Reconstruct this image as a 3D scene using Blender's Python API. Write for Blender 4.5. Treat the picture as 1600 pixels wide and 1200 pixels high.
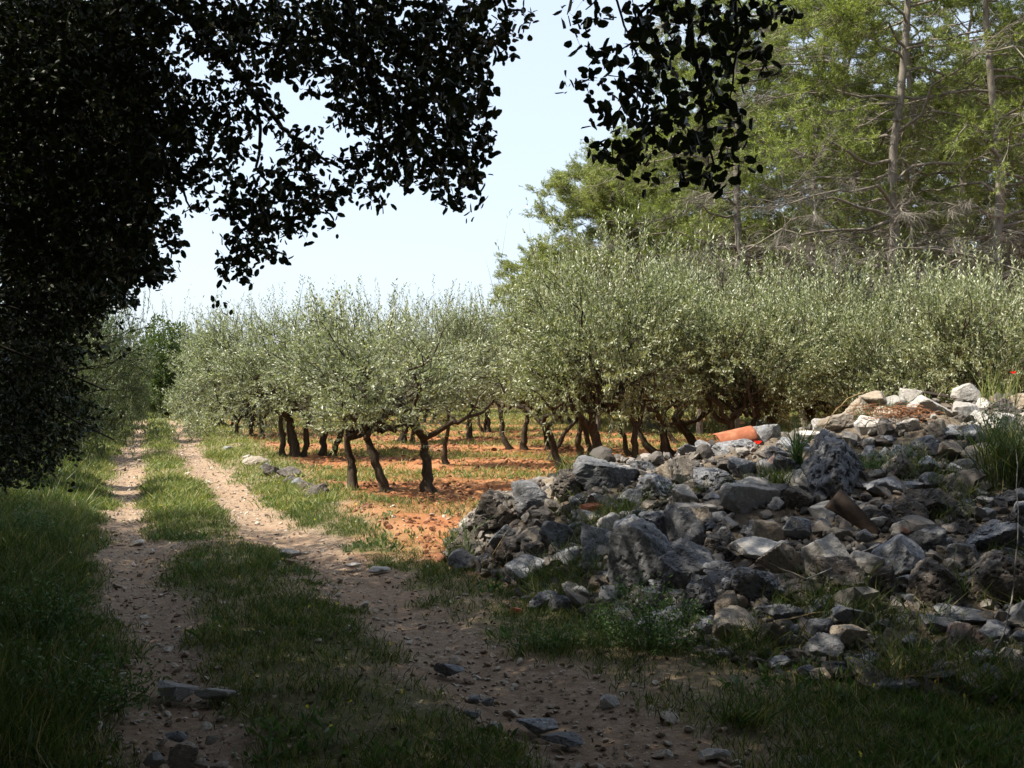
import bpy, bmesh, math, random
import numpy as np
from mathutils import Vector

S = bpy.context.scene
for o in list(bpy.data.objects): bpy.data.objects.remove(o)
COL = S.collection
rad = math.radians
rng = np.random.default_rng(11)
random.seed(5)

# ------------------------------------------------------------------ camera
EYE = 1.6; F = 1570.0
cam = bpy.data.objects.new('camera', bpy.data.cameras.new('camera')); COL.objects.link(cam)
cam.data.sensor_width = 36; cam.data.lens = 36*F/1600
cam.data.clip_start = 0.05; cam.data.clip_end = 4000
cam.location = (0, 0, EYE); cam.rotation_euler = (rad(90), 0, 0)
S.camera = cam

# ------------------------------------------------------------------ light
SUN_EL = 55.0; SUN_BACK = 10.0
W = bpy.data.worlds.new('World'); S.world = W; W.use_nodes = True
nt = W.node_tree; bg = nt.nodes['Background']
sky = nt.nodes.new('ShaderNodeTexSky'); sky.sky_type = 'NISHITA'; sky.sun_disc = False
sky.sun_elevation = rad(SUN_EL); sky.sun_rotation = rad(270-SUN_BACK)
sky.air_density = 1.0; sky.dust_density = 2.5; sky.ozone_density = 1.0
sky_lift = nt.nodes.new('ShaderNodeMix'); sky_lift.data_type = 'RGBA'; sky_lift.inputs[0].default_value = .72   # pale colour added to whiten and brighten the whole sky
sky_lift.inputs[7].default_value = (2.55, 2.86, 3.3, 1); nt.links.new(sky.outputs[0], sky_lift.inputs[6]); nt.links.new(sky_lift.outputs[2], bg.inputs[0])
bg.inputs[1].default_value = 0.15
sl = bpy.data.lights.new('sun', 'SUN'); sl.energy = 5.0; sl.angle = rad(0.53); sl.color = (1.0, .92, .79)
sun = bpy.data.objects.new('sun', sl); COL.objects.link(sun)
e, b = rad(SUN_EL), rad(SUN_BACK)
SD = Vector((-math.cos(e)*math.cos(b), -math.cos(e)*math.sin(b), math.sin(e)))
sun.rotation_euler = SD.to_track_quat('Z', 'Y').to_euler()
sun.location = (-20, -5, 30)
S.view_settings.view_transform = 'Standard'; S.view_settings.look = 'None'
S.view_settings.exposure = 1.2; S.view_settings.gamma = 1.0

# ------------------------------------------------------------------ helpers
def P(px, py, D): return np.array([(px-800)/F*D, D, EYE+(600-py)/F*D])
def tag(o, label=None, cat=None, group=None, kind=None):
    if label: o['label'] = label
    if cat: o['category'] = cat
    if group: o['group'] = group
    if kind: o['kind'] = kind
    return o
def empty(name, loc, rz=0.0):
    o = bpy.data.objects.new(name, None); COL.objects.link(o)
    o.empty_display_size = .2; o.location = loc; o.rotation_euler = (0, 0, rz); return o
def mesh_np(name, V, faces_list, mat, smooth=False):
    me = bpy.data.meshes.new(name)
    V = np.asarray(V, np.float32)
    me.vertices.add(len(V)); me.vertices.foreach_set('co', V.ravel())
    loops = np.concatenate([f.ravel() for f in faces_list]).astype(np.int32)
    tot = np.concatenate([np.full(len(f), f.shape[1], np.int32) for f in faces_list])
    st = np.concatenate([[0], np.cumsum(tot)[:-1]]).astype(np.int32)
    me.loops.add(len(loops)); me.loops.foreach_set('vertex_index', loops)
    me.polygons.add(len(tot)); me.polygons.foreach_set('loop_start', st)
    try: me.polygons.foreach_set('loop_total', tot)
    except Exception: pass
    me.polygons.foreach_set('use_smooth', np.full(len(tot), smooth, bool))
    if mat: me.materials.append(mat)
    me.update(calc_edges=True); me.validate()
    return me
def link(name, me, parent=None, loc=None):
    o = bpy.data.objects.new(name, me); COL.objects.link(o)
    if parent: o.parent = parent
    if loc is not None: o.location = loc
    return o
def hash3(ix, iy, iz, s):
    h = (ix.astype(np.int64)*374761393 + iy.astype(np.int64)*668265263 + iz.astype(np.int64)*2147483647 + s*974634777) & 0xffffffff
    h = ((h ^ (h >> 13))*1274126177) & 0xffffffff
    h = (h ^ (h >> 16)) & 0xffffffff
    return h/4294967295.0
def vnoise(p, s=0):
    i = np.floor(p).astype(np.int64); f = p-i; f = f*f*(3-2*f); r = 0
    for dx in (0, 1):
        for dy in (0, 1):
            for dz in (0, 1):
                w = (f[:, 0] if dx else 1-f[:, 0])*(f[:, 1] if dy else 1-f[:, 1])*(f[:, 2] if dz else 1-f[:, 2])
                r = r + w*hash3(i[:, 0]+dx, i[:, 1]+dy, i[:, 2]+dz, s)
    return r*2-1
def fbm(p, oct=4, s=0):
    r = 0; a = 1.0; t = 0
    for k in range(oct): r = r + a*vnoise(p*2**k+k*17.3, s+k); t += a; a *= .5
    return r/t
def n2(x, y, sc, oct=3, s=0):
    x = np.atleast_1d(np.asarray(x, float)); y = np.atleast_1d(np.asarray(y, float))
    return fbm(np.stack([x*sc, y*sc, np.zeros_like(x)+.37], 1), oct, s)
def unit(v): return v/np.maximum(np.linalg.norm(v, axis=-1, keepdims=True), 1e-9)
def rdir(n): return unit(rng.normal(size=(n, 3)))
def perp(d, n=None):
    r = rdir(len(d)) if n is None else n
    return unit(np.cross(d, r))
def sstep(a, b, x): t = np.clip((x-a)/(b-a), 0, 1); return t*t*(3-2*t)

# kite: one narrow leaf / blade / needle as a quad
def kites(p, d, L, w, side=None, mid=.45, bend=None):
    n = len(p); L = np.broadcast_to(L, (n,))[:, None]; w = np.broadcast_to(w, (n,))[:, None]
    s = perp(d) if side is None else side
    m = p+d*L*mid
    tip = p+d*L
    if bend is not None: tip = tip+bend
    V = np.stack([p, m+s*w/2, tip, m-s*w/2], 1).reshape(-1, 3)
    return V, np.arange(4*n).reshape(n, 4)
# broad folded leaf: two quads
def leaves(p, d, L, w, fold=.25):
    n = len(p); L = np.broadcast_to(L, (n,))[:, None]; w = np.broadcast_to(w, (n,))[:, None]
    s = perp(d); u = np.cross(s, d)
    a = p+d*L*.28; c = p+d*L*.68
    tip = p+d*L-u*L*.12
    V = np.stack([p, a+s*w*.46+u*w*fold, c+s*w*.42+u*w*fold, tip, c-s*w*.42+u*w*fold, a-s*w*.46+u*w*fold], 1).reshape(-1, 3)
    b = (6*np.arange(n))[:, None]
    return V, np.concatenate([b+np.array([[0, 1, 2, 3]]), b+np.array([[0, 3, 4, 5]])])
def oval_leaves(p, d, L, w, fold=.12):
    n = len(p); L = np.broadcast_to(L, (n,))[:, None]; w = np.broadcast_to(w, (n,))[:, None]
    s = perp(d); u = np.cross(s, d); q = [p]
    for t, k in ((.18, .36), (.5, .5), (.82, .34)): q.append(p+d*L*t+s*w*k+u*w*fold)
    q.append(p+d*L-u*L*.05)
    for t, k in ((.82, .34), (.5, .5), (.18, .36)): q.append(p+d*L*t-s*w*k+u*w*fold)
    V = np.stack(q, 1).reshape(-1, 3); b = (8*np.arange(n))[:, None]
    return V, np.concatenate([b+np.array([[0, 1, 2, 3]]), b+np.array([[0, 3, 4, 5]]), b+np.array([[0, 5, 6, 7]])])
class MB:
    def __init__(s): s.V = []; s.F = {}; s.n = 0
    def add(s, V, Fc):
        s.V.append(np.asarray(V, float)); s.F.setdefault(Fc.shape[1], []).append(Fc+s.n); s.n += len(V)
    def tube(s, pts, rads, sides=7, rough=.0):
        pts = np.asarray(pts, float); n = len(pts); rads = np.broadcast_to(rads, (n,))
        t = unit(np.gradient(pts, axis=0)); ref = np.array([.31, .77, .55])
        a = unit(np.cross(t, ref)); b = np.cross(t, a)
        ang = np.linspace(0, 2*np.pi, sides, endpoint=False)
        R = rads[:, None]*(1+rough*rng.uniform(-1, 1, (n, sides)))
        V = pts[:, None]+R[..., None]*(np.cos(ang)[None, :, None]*a[:, None]+np.sin(ang)[None, :, None]*b[:, None])
        i = np.arange(n-1)[:, None]*sides; j = np.arange(sides)[None]; k = (j+1) % sides
        q = np.stack([i+j, i+k, i+sides+k, i+sides+j], -1).reshape(-1, 4)
        s.add(V.reshape(-1, 3), q)
    def mesh(s, name, mat, smooth=False):
        return mesh_np(name, np.concatenate(s.V), [np.concatenate(f) for f in s.F.values()], mat, smooth)
def curve(a, b, n=8, wob=.1, sag=0.0):
    a = np.asarray(a, float); b = np.asarray(b, float); t = np.linspace(0, 1, n)[:, None]
    L = np.linalg.norm(b-a); p = a+(b-a)*t
    w = rng.normal(size=(n, 3))*wob*L/n**.5; w = np.cumsum(w, 0)
    w = w - t*w[-1]; w[0] = 0
    p = p+w; p[:, 2] += sag*np.sin(np.pi*t[:, 0])*L
    return p

# ------------------------------------------------------------------ materials
def newmat(name):
    m = bpy.data.materials.new(name); m.use_nodes = True; t = m.node_tree
    for n in list(t.nodes): t.nodes.remove(n)
    out = t.nodes.new('ShaderNodeOutputMaterial'); return m, t, out
def N(t, typ, **kw):
    n = t.nodes.new(typ)
    for k, v in kw.items():
        if k.startswith('i_'): n.inputs[k[2:].replace('_', ' ')].default_value = v
        else: setattr(n, k, v)
    return n
def ramp(t, fac, stops):
    r = t.nodes.new('ShaderNodeValToRGB'); el = r.color_ramp.elements
    while len(el) > 1: el.remove(el[-1])
    el[0].position = stops[0][0]; el[0].color = (*stops[0][1], 1)
    for p, c in stops[1:]:
        q = el.new(p); q.color = (*c, 1)
    t.links.new(fac, r.inputs[0]); return r.outputs[0]
def mix(t, fac, a, b, typ='MIX'):
    m = t.nodes.new('ShaderNodeMix'); m.data_type = 'RGBA'; m.blend_type = typ
    for s, v in ((m.inputs[0], fac), (m.inputs[6], a), (m.inputs[7], b)):
        if hasattr(v, 'links'): t.links.new(v, s)
        elif isinstance(v, tuple): s.default_value = (*v, 1)
        else: s.default_value = v
    return m.outputs[2]
def noise(t, scale, detail=4, rough=.6, vec=None, out=0):
    n = t.nodes.new('ShaderNodeTexNoise'); n.inputs['Scale'].default_value = scale
    n.inputs['Detail'].default_value = detail; n.inputs['Roughness'].default_value = rough
    if vec: t.links.new(vec, n.inputs['Vector'])
    return n.outputs[out]
def objco(t): return t.nodes.new('ShaderNodeTexCoord').outputs['Object']

def leaf_mat(name, stops, rough=.5, trans=.35, tcol=None, spec=.3):
    m, t, out = newmat(name)
    g = t.nodes.new('ShaderNodeNewGeometry')
    c = ramp(t, g.outputs['Random Per Island'], stops)
    p = N(t, 'ShaderNodeBsdfPrincipled'); p.inputs['Roughness'].default_value = rough
    p.inputs['Specular IOR Level'].default_value = spec
    t.links.new(c, p.inputs['Base Color'])
    tr = t.nodes.new('ShaderNodeBsdfTranslucent')
    t.links.new(mix(t, 1.0, c, tcol or (1.2, 1.3, .6), 'MULTIPLY'), tr.inputs[0])
    ms = t.nodes.new('ShaderNodeMixShader'); ms.inputs[0].default_value = trans
    t.links.new(p.outputs[0], ms.inputs[1]); t.links.new(tr.outputs[0], ms.inputs[2])
    t.links.new(ms.outputs[0], out.inputs[0]); return m
def surf_mat(name, build, rough=.9, bump=None, bs=.5, bd=.02, spec=.2):
    m, t, out = newmat(name)
    p = N(t, 'ShaderNodeBsdfPrincipled'); p.inputs['Roughness'].default_value = rough
    p.inputs['Specular IOR Level'].default_value = spec
    c = build(t)
    if isinstance(c, tuple): p.inputs['Base Color'].default_value = (*c, 1)
    else: t.links.new(c, p.inputs['Base Color'])
    if bump:
        bn = t.nodes.new('ShaderNodeBump'); bn.inputs['Strength'].default_value = bs; bn.inputs['Distance'].default_value = bd
        t.links.new(bump(t), bn.inputs['Height']); t.links.new(bn.outputs[0], p.inputs['Normal'])
    t.links.new(p.outputs[0], out.inputs[0]); return m

M = {}
M['olive'] = leaf_mat('olive_leaf', [(0, (.09, .11, .055)), (.35, (.18, .205, .115)), (.7, (.31, .34, .23)), (1, (.50, .53, .43))], .42, .28, spec=.45)
M['olive_dry'] = leaf_mat('olive_leaf_yellowish', [(0, (.085, .105, .045)), (.35, (.175, .20, .095)), (.7, (.30, .325, .20)), (1, (.48, .51, .38))], .42, .3, spec=.45)
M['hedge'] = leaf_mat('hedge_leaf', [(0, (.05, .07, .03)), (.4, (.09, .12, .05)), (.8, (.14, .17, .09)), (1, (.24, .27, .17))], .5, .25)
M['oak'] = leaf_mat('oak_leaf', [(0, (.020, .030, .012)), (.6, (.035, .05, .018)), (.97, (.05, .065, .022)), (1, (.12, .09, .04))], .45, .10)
M['oakfar'] = leaf_mat('green_leaf', [(0, (.035, .06, .018)), (.5, (.065, .10, .028)), (1, (.13, .17, .045))], .5, .3)
M['pine'] = leaf_mat('pine_needle', [(0, (.08, .11, .035)), (.5, (.17, .205, .058)), (1, (.31, .345, .10))], .5, .35)
M['pinefar'] = leaf_mat('pine_needle_hazed', [(0, (.12, .145, .05)), (.5, (.22, .25, .085)), (1, (.36, .38, .15))], .5, .3)  # distance haze put into the colour as paler needles
M['twig'] = leaf_mat('dead_twig', [(0, (.07, .06, .048)), (.6, (.13, .118, .095)), (1, (.26, .24, .21))], .9, .0)
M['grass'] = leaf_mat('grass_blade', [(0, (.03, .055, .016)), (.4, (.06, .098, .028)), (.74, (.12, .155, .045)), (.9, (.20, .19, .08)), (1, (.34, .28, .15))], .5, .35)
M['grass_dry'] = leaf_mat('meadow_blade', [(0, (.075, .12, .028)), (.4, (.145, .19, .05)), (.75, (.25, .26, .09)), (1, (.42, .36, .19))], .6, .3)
M['weed'] = leaf_mat('weed_leaf', [(0, (.04, .085, .025)), (.5, (.08, .14, .05)), (1, (.16, .22, .10))], .5, .3)
M['straw'] = leaf_mat('straw', [(0, (.25, .17, .08)), (1, (.48, .36, .18))], .7, .2)
M['litter'] = leaf_mat('leaf_litter', [(0, (.07, .045, .025)), (.6, (.14, .10, .06)), (1, (.30, .23, .15))], .8, .1)
M['petal_red'] = leaf_mat('petal_red', [(0, (.75, .02, .01)), (1, (.9, .05, .02))], .5, .35, (1.2, .8, .6))
M['petal_yellow'] = leaf_mat('petal_yellow', [(0, (.7, .55, .04)), (1, (.8, .7, .1))], .5, .3)
M['petal_white'] = leaf_mat('petal_white', [(0, (.6, .6, .5)), (1, (.75, .75, .7))], .5, .3)

def bark(c1, c2, sc=6):
    def b(t):
        co = objco(t); mp = t.nodes.new('ShaderNodeMapping'); mp.inputs['Scale'].default_value = (1, 1, .25)
        t.links.new(co, mp.inputs[0])
        return ramp(t, noise(t, sc*4, 6, .7, mp.outputs[0]), [(.3, c1), (.7, c2)])
    return b
def barkbump(sc):
    def b(t):
        mp = t.nodes.new('ShaderNodeMapping'); mp.inputs['Scale'].default_value = (1, 1, .25)
        t.links.new(objco(t), mp.inputs[0]); return noise(t, sc, 6, .7, mp.outputs[0])
    return b
M['bark_olive'] = surf_mat('bark_olive', bark((.022, .017, .012), (.085, .066, .046)), .9, barkbump(24), .8, .03)  # bark set darker, shade of the crowns put into its colour
M['bark_pine'] = surf_mat('bark_pine', bark((.10, .085, .07), (.27, .24, .20), 4), .9, barkbump(14), .8, .04)
M['bark_oak'] = surf_mat('bark_oak', bark((.03, .026, .02), (.09, .075, .055)), .9, barkbump(20), .8, .03)

def stone_mat(name, base, dark, pale, warm, pits=.5, warmth=.35):
    m, t, out = newmat(name)
    co = objco(t); oi = t.nodes.new('ShaderNodeObjectInfo')
    add = t.nodes.new('ShaderNodeVectorMath'); add.operation = 'ADD'
    mul = t.nodes.new('ShaderNodeVectorMath'); mul.operation = 'SCALE'; mul.inputs['Scale'].default_value = 37
    cx = t.nodes.new('ShaderNodeCombineXYZ'); t.links.new(oi.outputs['Random'], cx.inputs[0]); t.links.new(cx.outputs[0], mul.inputs[0])
    t.links.new(co, add.inputs[0]); t.links.new(mul.outputs[0], add.inputs[1]); v = add.outputs[0]
    c = ramp(t, noise(t, 9, 8, .72, v), [(.30, dark), (.46, base), (.58, base), (.72, pale)])
    wf = ramp(t, noise(t, 4, 3, .6, v), [(.45, (0, 0, 0)), (.75, (warmth,)*3)])
    c = mix(t, wf, c, warm)
    vor = t.nodes.new('ShaderNodeTexVoronoi'); vor.inputs['Scale'].default_value = 38; t.links.new(v, vor.inputs['Vector'])
    pm = ramp(t, vor.outputs['Distance'], [(.05, (1, 1, 1)), (.32, (0, 0, 0))])
    pn = ramp(t, noise(t, 7, 3, .6, v), [(.38, (0, 0, 0)), (.5, (pits,)*3)])
    blk = ramp(t, noise(t, 24, 6, .75, v), [(.55, (0, 0, 0)), (.66, (.75,)*3)])
    pf = mix(t, 1.0, pm, pn, 'MULTIPLY')
    c = mix(t, pf, c, dark)
    c = mix(t, blk, c, dark)
    lich = ramp(t, noise(t, 34, 5, .7, v), [(.57, (0, 0, 0)), (.64, (.65, .65, .65))])
    c = mix(t, lich, c, tuple(min(1, x*1.25) for x in pale))
    var = t.nodes.new('ShaderNodeMapRange'); var.inputs[3].default_value = .48; var.inputs[4].default_value = .92
    t.links.new(oi.outputs['Random'], var.inputs[0])
    vs = t.nodes.new('ShaderNodeVectorMath'); vs.operation = 'SCALE'; t.links.new(c, vs.inputs[0]); t.links.new(var.outputs[0], vs.inputs['Scale'])
    p = N(t, 'ShaderNodeBsdfPrincipled'); p.inputs['Roughness'].default_value = .85; p.inputs['Specular IOR Level'].default_value = .25
    t.links.new(vs.outputs[0], p.inputs['Base Color'])
    b1 = t.nodes.new('ShaderNodeBump'); b1.inputs['Strength'].default_value = .7; b1.inputs['Distance'].default_value = .02
    t.links.new(noise(t, 22, 8, .75, v), b1.inputs['Height'])
    b2 = t.nodes.new('ShaderNodeBump'); b2.invert = True; b2.inputs['Strength'].default_value = .7*pits+.1; b2.inputs['Distance'].default_value = .02
    t.links.new(pf, b2.inputs['Height']); t.links.new(b1.outputs[0], b2.inputs['Normal'])
    t.links.new(b2.outputs[0], p.inputs['Normal']); t.links.new(p.outputs[0], out.inputs[0]); return m
M['grey'] = stone_mat('limestone_grey', (.265, .275, .295), (.08, .08, .082), (.48, .48, .48), (.32, .26, .20), .6, .25)
M['pitted'] = stone_mat('limestone_pitted', (.24, .25, .27), (.045, .045, .048), (.50, .50, .50), (.30, .22, .16), 1.0, .3)
M['pale'] = stone_mat('limestone_pale', (.50, .48, .45), (.24, .22, .20), (.66, .64, .61), (.50, .40, .28), .2, .3)
M['tan'] = stone_mat('limestone_tan', (.36, .31, .25), (.13, .105, .08), (.52, .47, .39), (.38, .27, .16), .4, .45)
M['dark'] = stone_mat('limestone_dark', (.135, .12, .105), (.045, .042, .04), (.32, .31, .30), (.22, .15, .10), .9, .4)
M['red'] = stone_mat('stone_reddish', (.26, .20, .18), (.11, .08, .07), (.38, .32, .30), (.28, .19, .14), .2, .5)
M['tile'] = surf_mat('terracotta', lambda t: ramp(t, noise(t, 9, 5, .6, objco(t)), [(.25, (.17, .065, .035)), (.5, (.29, .10, .05)), (.75, (.40, .20, .12))]), .85,
                     lambda t: noise(t, 60, 4, .6, objco(t)), .3, .01)
M['rust'] = surf_mat('rusty_iron', lambda t: ramp(t, noise(t, 14, 6, .7, objco(t)), [(.3, (.018, .014, .012)), (.6, (.04, .026, .018)), (.85, (.09, .045, .025))]), .75,
                     lambda t: noise(t, 50, 5, .7, objco(t)), .4, .01)
M['wire'] = surf_mat('rusty_wire', lambda t: ramp(t, noise(t, 20, 3, .6, objco(t)), [(.3, (.16, .07, .035)), (.7, (.36, .18, .09))]), .8)
M['concrete'] = surf_mat('concrete', lambda t: ramp(t, noise(t, 18, 6, .7, objco(t)), [(.3, (.16, .145, .13)), (.7, (.30, .28, .25))]), .9,
                         lambda t: noise(t, 70, 5, .7, objco(t)), .5, .01)

# ------------------------------------------------------------------ terrain functions
LR = np.array([(2, -.4), (4.33, -1.35), (5.58, -1.88), (7.18, -2.56), (10.9, -4.17), (15.7, -6.0), (20.9, -8.0), (27.9, -10.4), (38.6, -14.25), (60, -22.3), (90, -33)])
RR = np.array([(2, 1.5), (4.26, .41), (5.02, .10), (6.28, -.48), (7.39, -.94), (8.97, -1.66), (10.9, -2.6), (13.96, -3.87), (17.9, -5.4), (22.8, -7.3), (31.4, -10.3), (41.9, -14.1), (60, -20.9), (90, -31.5)])
def lrut(y): return np.interp(y, LR[:, 0], LR[:, 1])
def rrut(y): return np.interp(y, RR[:, 0], RR[:, 1])
PU = np.array([690, 720, 760, 830, 940, 1060, 1180, 1290, 1420, 1540, 1700, 2100, 2500])
PH = np.array([0, .16, .44, .66, .90, .98, 1.13, 1.30, 1.48, 1.52, 1.55, 1.2, 0])
PFD = np.array([9.0, 8.95, 8.3, 7.3, 6.7, 6.05, 5.55, 5.3, 5.15, 5.0, 4.9, 4.9, 5.0])
PRD = np.array([9.3, 9.3, 9.3, 9.1, 9.2, 9.3, 9.5, 9.5, 9.5, 9.6, 9.6, 9.4, 9.0])
def pile(x, y):
    x = np.asarray(x, float); y = np.asarray(y, float)
    u = np.where(y > .5, 800+F*x/np.maximum(y, .5), -9999)
    h = np.interp(u, PU, PH); f = np.interp(u, PU, PFD); r = np.interp(u, PU, PRD)
    t = (y-f)/(r-f)
    front = np.clip(t, 0, 1); front = front*.55+.45*sstep(0, 1, front)
    back = 1-sstep(0, 2.0, y-r)
    return h*np.where(t < 1, front, back)*(u > 690)*(u < 2500)
def ground(x, y, fine=True):
    x = np.atleast_1d(np.asarray(x, float)); y = np.atleast_1d(np.asarray(y, float))
    z = n2(x, y, .25, 2, 3)*.05*np.clip(np.hypot(x, y)/6, .3, 2)
    dl = np.abs(x-lrut(y)); dr = np.abs(x-rrut(y)); w = .34
    z = z-.055*np.exp(-(dl/w)**2)-.05*np.exp(-(dr/w)**2)
    inside = (x > lrut(y))*(x < rrut(y)); z = z+.03*inside*np.exp(-((x-(lrut(y)+rrut(y))/2)/.5)**2)
    z = z+.16*sstep(.5, 2.0, lrut(y)-x)            # left bank
    d = x-rrut(y); z = z+.07*np.exp(-((d-1.5)/.5)**2)*(y > 9)
    if fine:
        z = z+n2(x, y, 3.0, 3, 9)*.020+n2(x, y, 14, 2, 21)*.008
        clod = sstep(1.6, 2.4, x-rrut(y))*(y > 8.5)
        z = z+clod*(np.abs(n2(x, y, 2.2, 3, 31))*.09+np.maximum(n2(x, y, 8, 3, 37), 0)*.06)
    ph = pile(x, y)
    z = z+ph*.93+ (n2(x, y, 4, 3, 55)*.05 if fine else 0)*sstep(0.02, .3, ph)
    return z
def grassiness(x, y):
    """0..1 cover of grass"""
    l, r = lrut(y), rrut(y)
    nz = n2(x, y, 1.1, 3, 70); nf = n2(x, y, 3.5, 2, 71)
    left = sstep(.20, .50, l-x+nz*.35+nf*.12)
    cen = sstep(.18, .42, x-l+nz*.28+nf*.12)*sstep(.22, .48, r-x+nf*.30+nz*.15)*np.clip(.9+nz*.8+nf*.7*(y < 10), .12, 1)
    dr = x-r
    vw = np.interp(y, [4, 7, 9, 12, 20, 40, 60], [3, 2.2, .8, 1.25, 1.6, 1.8, 3])
    verge = sstep(.25, .6, dr+nz*.4+nf*.15)*(1-sstep(vw-.3, vw+.5, dr+nz*.5))*np.clip(.7+nf*1.2, 0.05, 1)
    verge = np.where(y < 6.8, sstep(.25, .8, dr+nz*.5)*np.clip(.85+nz*1.2, 0.2, 1), verge)
    orch = sstep(vw, vw+.6, dr+nz*.4)*(y > 8.5)
    rows = .5+.5*np.cos((y+.25*x)*2*np.pi/4.6+2.2)
    o = orch*np.clip(sstep(.45, .85, rows+nz*.5)*.55+np.where(y > 34, .25, 0)+nz*.2, 0, .75)
    far = sstep(40, 55, y)
    g = np.clip(np.maximum.reduce([left, cen, verge, o, far*.8]), 0, 1)
    return g*(1-sstep(.05, .20, pile(x, y)))
def redness(x, y):
    nz = n2(x, y, .8, 3, 81)
    vw = np.interp(y, [4, 9, 12, 20, 40], [1.2, .7, 1.2, 1.6, 1.8])
    return sstep(vw-.4, vw+.7, x-rrut(y)+nz*.8)*sstep(7.6, 9.0, y+nz)
def zray(px, py):
    D = np.linspace(4, 13, 600); x = (px-800)/F*D; z = EYE+(600-py)/F*D
    h = ground(x, D, False); k = np.where(z <= h+.01)[0]
    if len(k): return np.array([x[k[0]], D[k[0]], h[k[0]]])
    i = np.argmin(z-h+ (D > 10.5)*5); return np.array([x[i], D[i], h[i]])

# ------------------------------------------------------------------ ground sheet
def build_ground():
    r = np.concatenate([[0.3, 1, 2, 3], np.geomspace(3.6, 60, 440), np.geomspace(64, 1500, 26)])
    a = np.concatenate([np.linspace(-180, -36, 24, endpoint=False), np.linspace(-36, -30, 12, endpoint=False), np.linspace(-30, 31, 520), np.linspace(32, 40, 10), np.linspace(45, 180, 22, endpoint=False)])
    A = np.radians(a); R, T = np.meshgrid(r, A, indexing='ij')
    x = (R*np.sin(T)).ravel(); y = (R*np.cos(T)).ravel()
    z = ground(x, y)*np.where(np.hypot(x, y) > 120, 0, 1)
    V = np.stack([x, y, z], 1); nr, na = R.shape
    i = np.arange(nr-1)[:, None]*na; j = np.arange(na)[None]; k = (j+1) % na
    Q = np.stack([i+j, i+na+j, i+na+k, i+k], -1).reshape(-1, 4)
    V = np.vstack([V, [[0, 0, float(ground(0, 0, False)[0])]]]); c = len(V)-1
    jj = np.arange(na); Tn = np.stack([np.full(na, c), jj, (jj+1) % na], 1)
    m, t, out = newmat('earth')
    co = objco(t)
    def att(n): q = t.nodes.new('ShaderNodeAttribute'); q.attribute_name = n; return q.outputs['Fac']
    nb = noise(t, 1.3, 6, .65, co); nf = noise(t, 16, 6, .7, co); nv = noise(t, 55, 4, .7, co)
    track = ramp(t, nf, [(.28, (.14, .095, .062)), (.5, (.27, .195, .135)), (.74, (.42, .33, .245))])
    track = mix(t, ramp(t, nb, [(.4, (0, 0, 0)), (.7, (.6, .6, .6))]), track, (.27, .175, .11))
    red = ramp(t, nf, [(.28, (.14, .048, .018)), (.5, (.28, .105, .04)), (.75, (.42, .20, .095))])
    red = mix(t, ramp(t, nb, [(.42, (0, 0, 0)), (.62, (.75, .75, .75))]), red, (.37, .19, .09))
    c1 = mix(t, att('red'), track, red)
    gr = ramp(t, nf, [(.3, (.05, .06, .02)), (.6, (.10, .115, .035)), (.8, (.20, .17, .08))])
    gm = t.nodes.new('ShaderNodeMath'); gm.operation = 'MULTIPLY'; t.links.new(att('green'), gm.inputs[0])
    t.links.new(ramp(t, nv, [(.3, (.45,)*3), (.6, (.95,)*3)]), gm.inputs[1])
    c2 = mix(t, gm.outputs[0], c1, gr)
    vor = t.nodes.new('ShaderNodeTexVoronoi'); vor.inputs['Scale'].default_value = 34; t.links.new(co, vor.inputs['Vector'])
    st = ramp(t, vor.outputs['Distance'], [(.20, (1, 1, 1)), (.36, (0, 0, 0))])
    sm = mix(t, 1.0, st, ramp(t, noise(t, 5, 4, .7, co), [(.50, (0, 0, 0)), (.62, (.55,)*3)]), 'MULTIPLY')
    c3 = mix(t, sm, c2, (.55, .49, .40))
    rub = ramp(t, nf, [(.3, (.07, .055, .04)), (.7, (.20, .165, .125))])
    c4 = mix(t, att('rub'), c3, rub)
    p = N(t, 'ShaderNodeBsdfPrincipled'); p.inputs['Roughness'].default_value = .95; p.inputs['Specular IOR Level'].default_value = .15
    t.links.new(c4, p.inputs['Base Color'])
    bn = t.nodes.new('ShaderNodeBump'); bn.inputs['Strength'].default_value = .8; bn.inputs['Distance'].default_value = .03
    t.links.new(noise(t, 30, 7, .75, co), bn.inputs['Height'])
    b2 = t.nodes.new('ShaderNodeBump'); b2.inputs['Strength'].default_value = .6; b2.inputs['Distance'].default_value = .02
    t.links.new(sm, b2.inputs['Height']); t.links.new(bn.outputs[0], b2.inputs['Normal']); t.links.new(b2.outputs[0], p.inputs['Normal'])
    t.links.new(p.outputs[0], out.inputs[0])
    me = mesh_np('ground', V, [Q, Tn], m, True)
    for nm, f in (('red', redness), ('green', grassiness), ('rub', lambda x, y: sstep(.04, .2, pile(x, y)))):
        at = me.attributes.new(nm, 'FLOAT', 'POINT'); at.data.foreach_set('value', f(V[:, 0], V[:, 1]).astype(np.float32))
    tag(link('ground', me), kind='structure')
build_ground()

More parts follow.
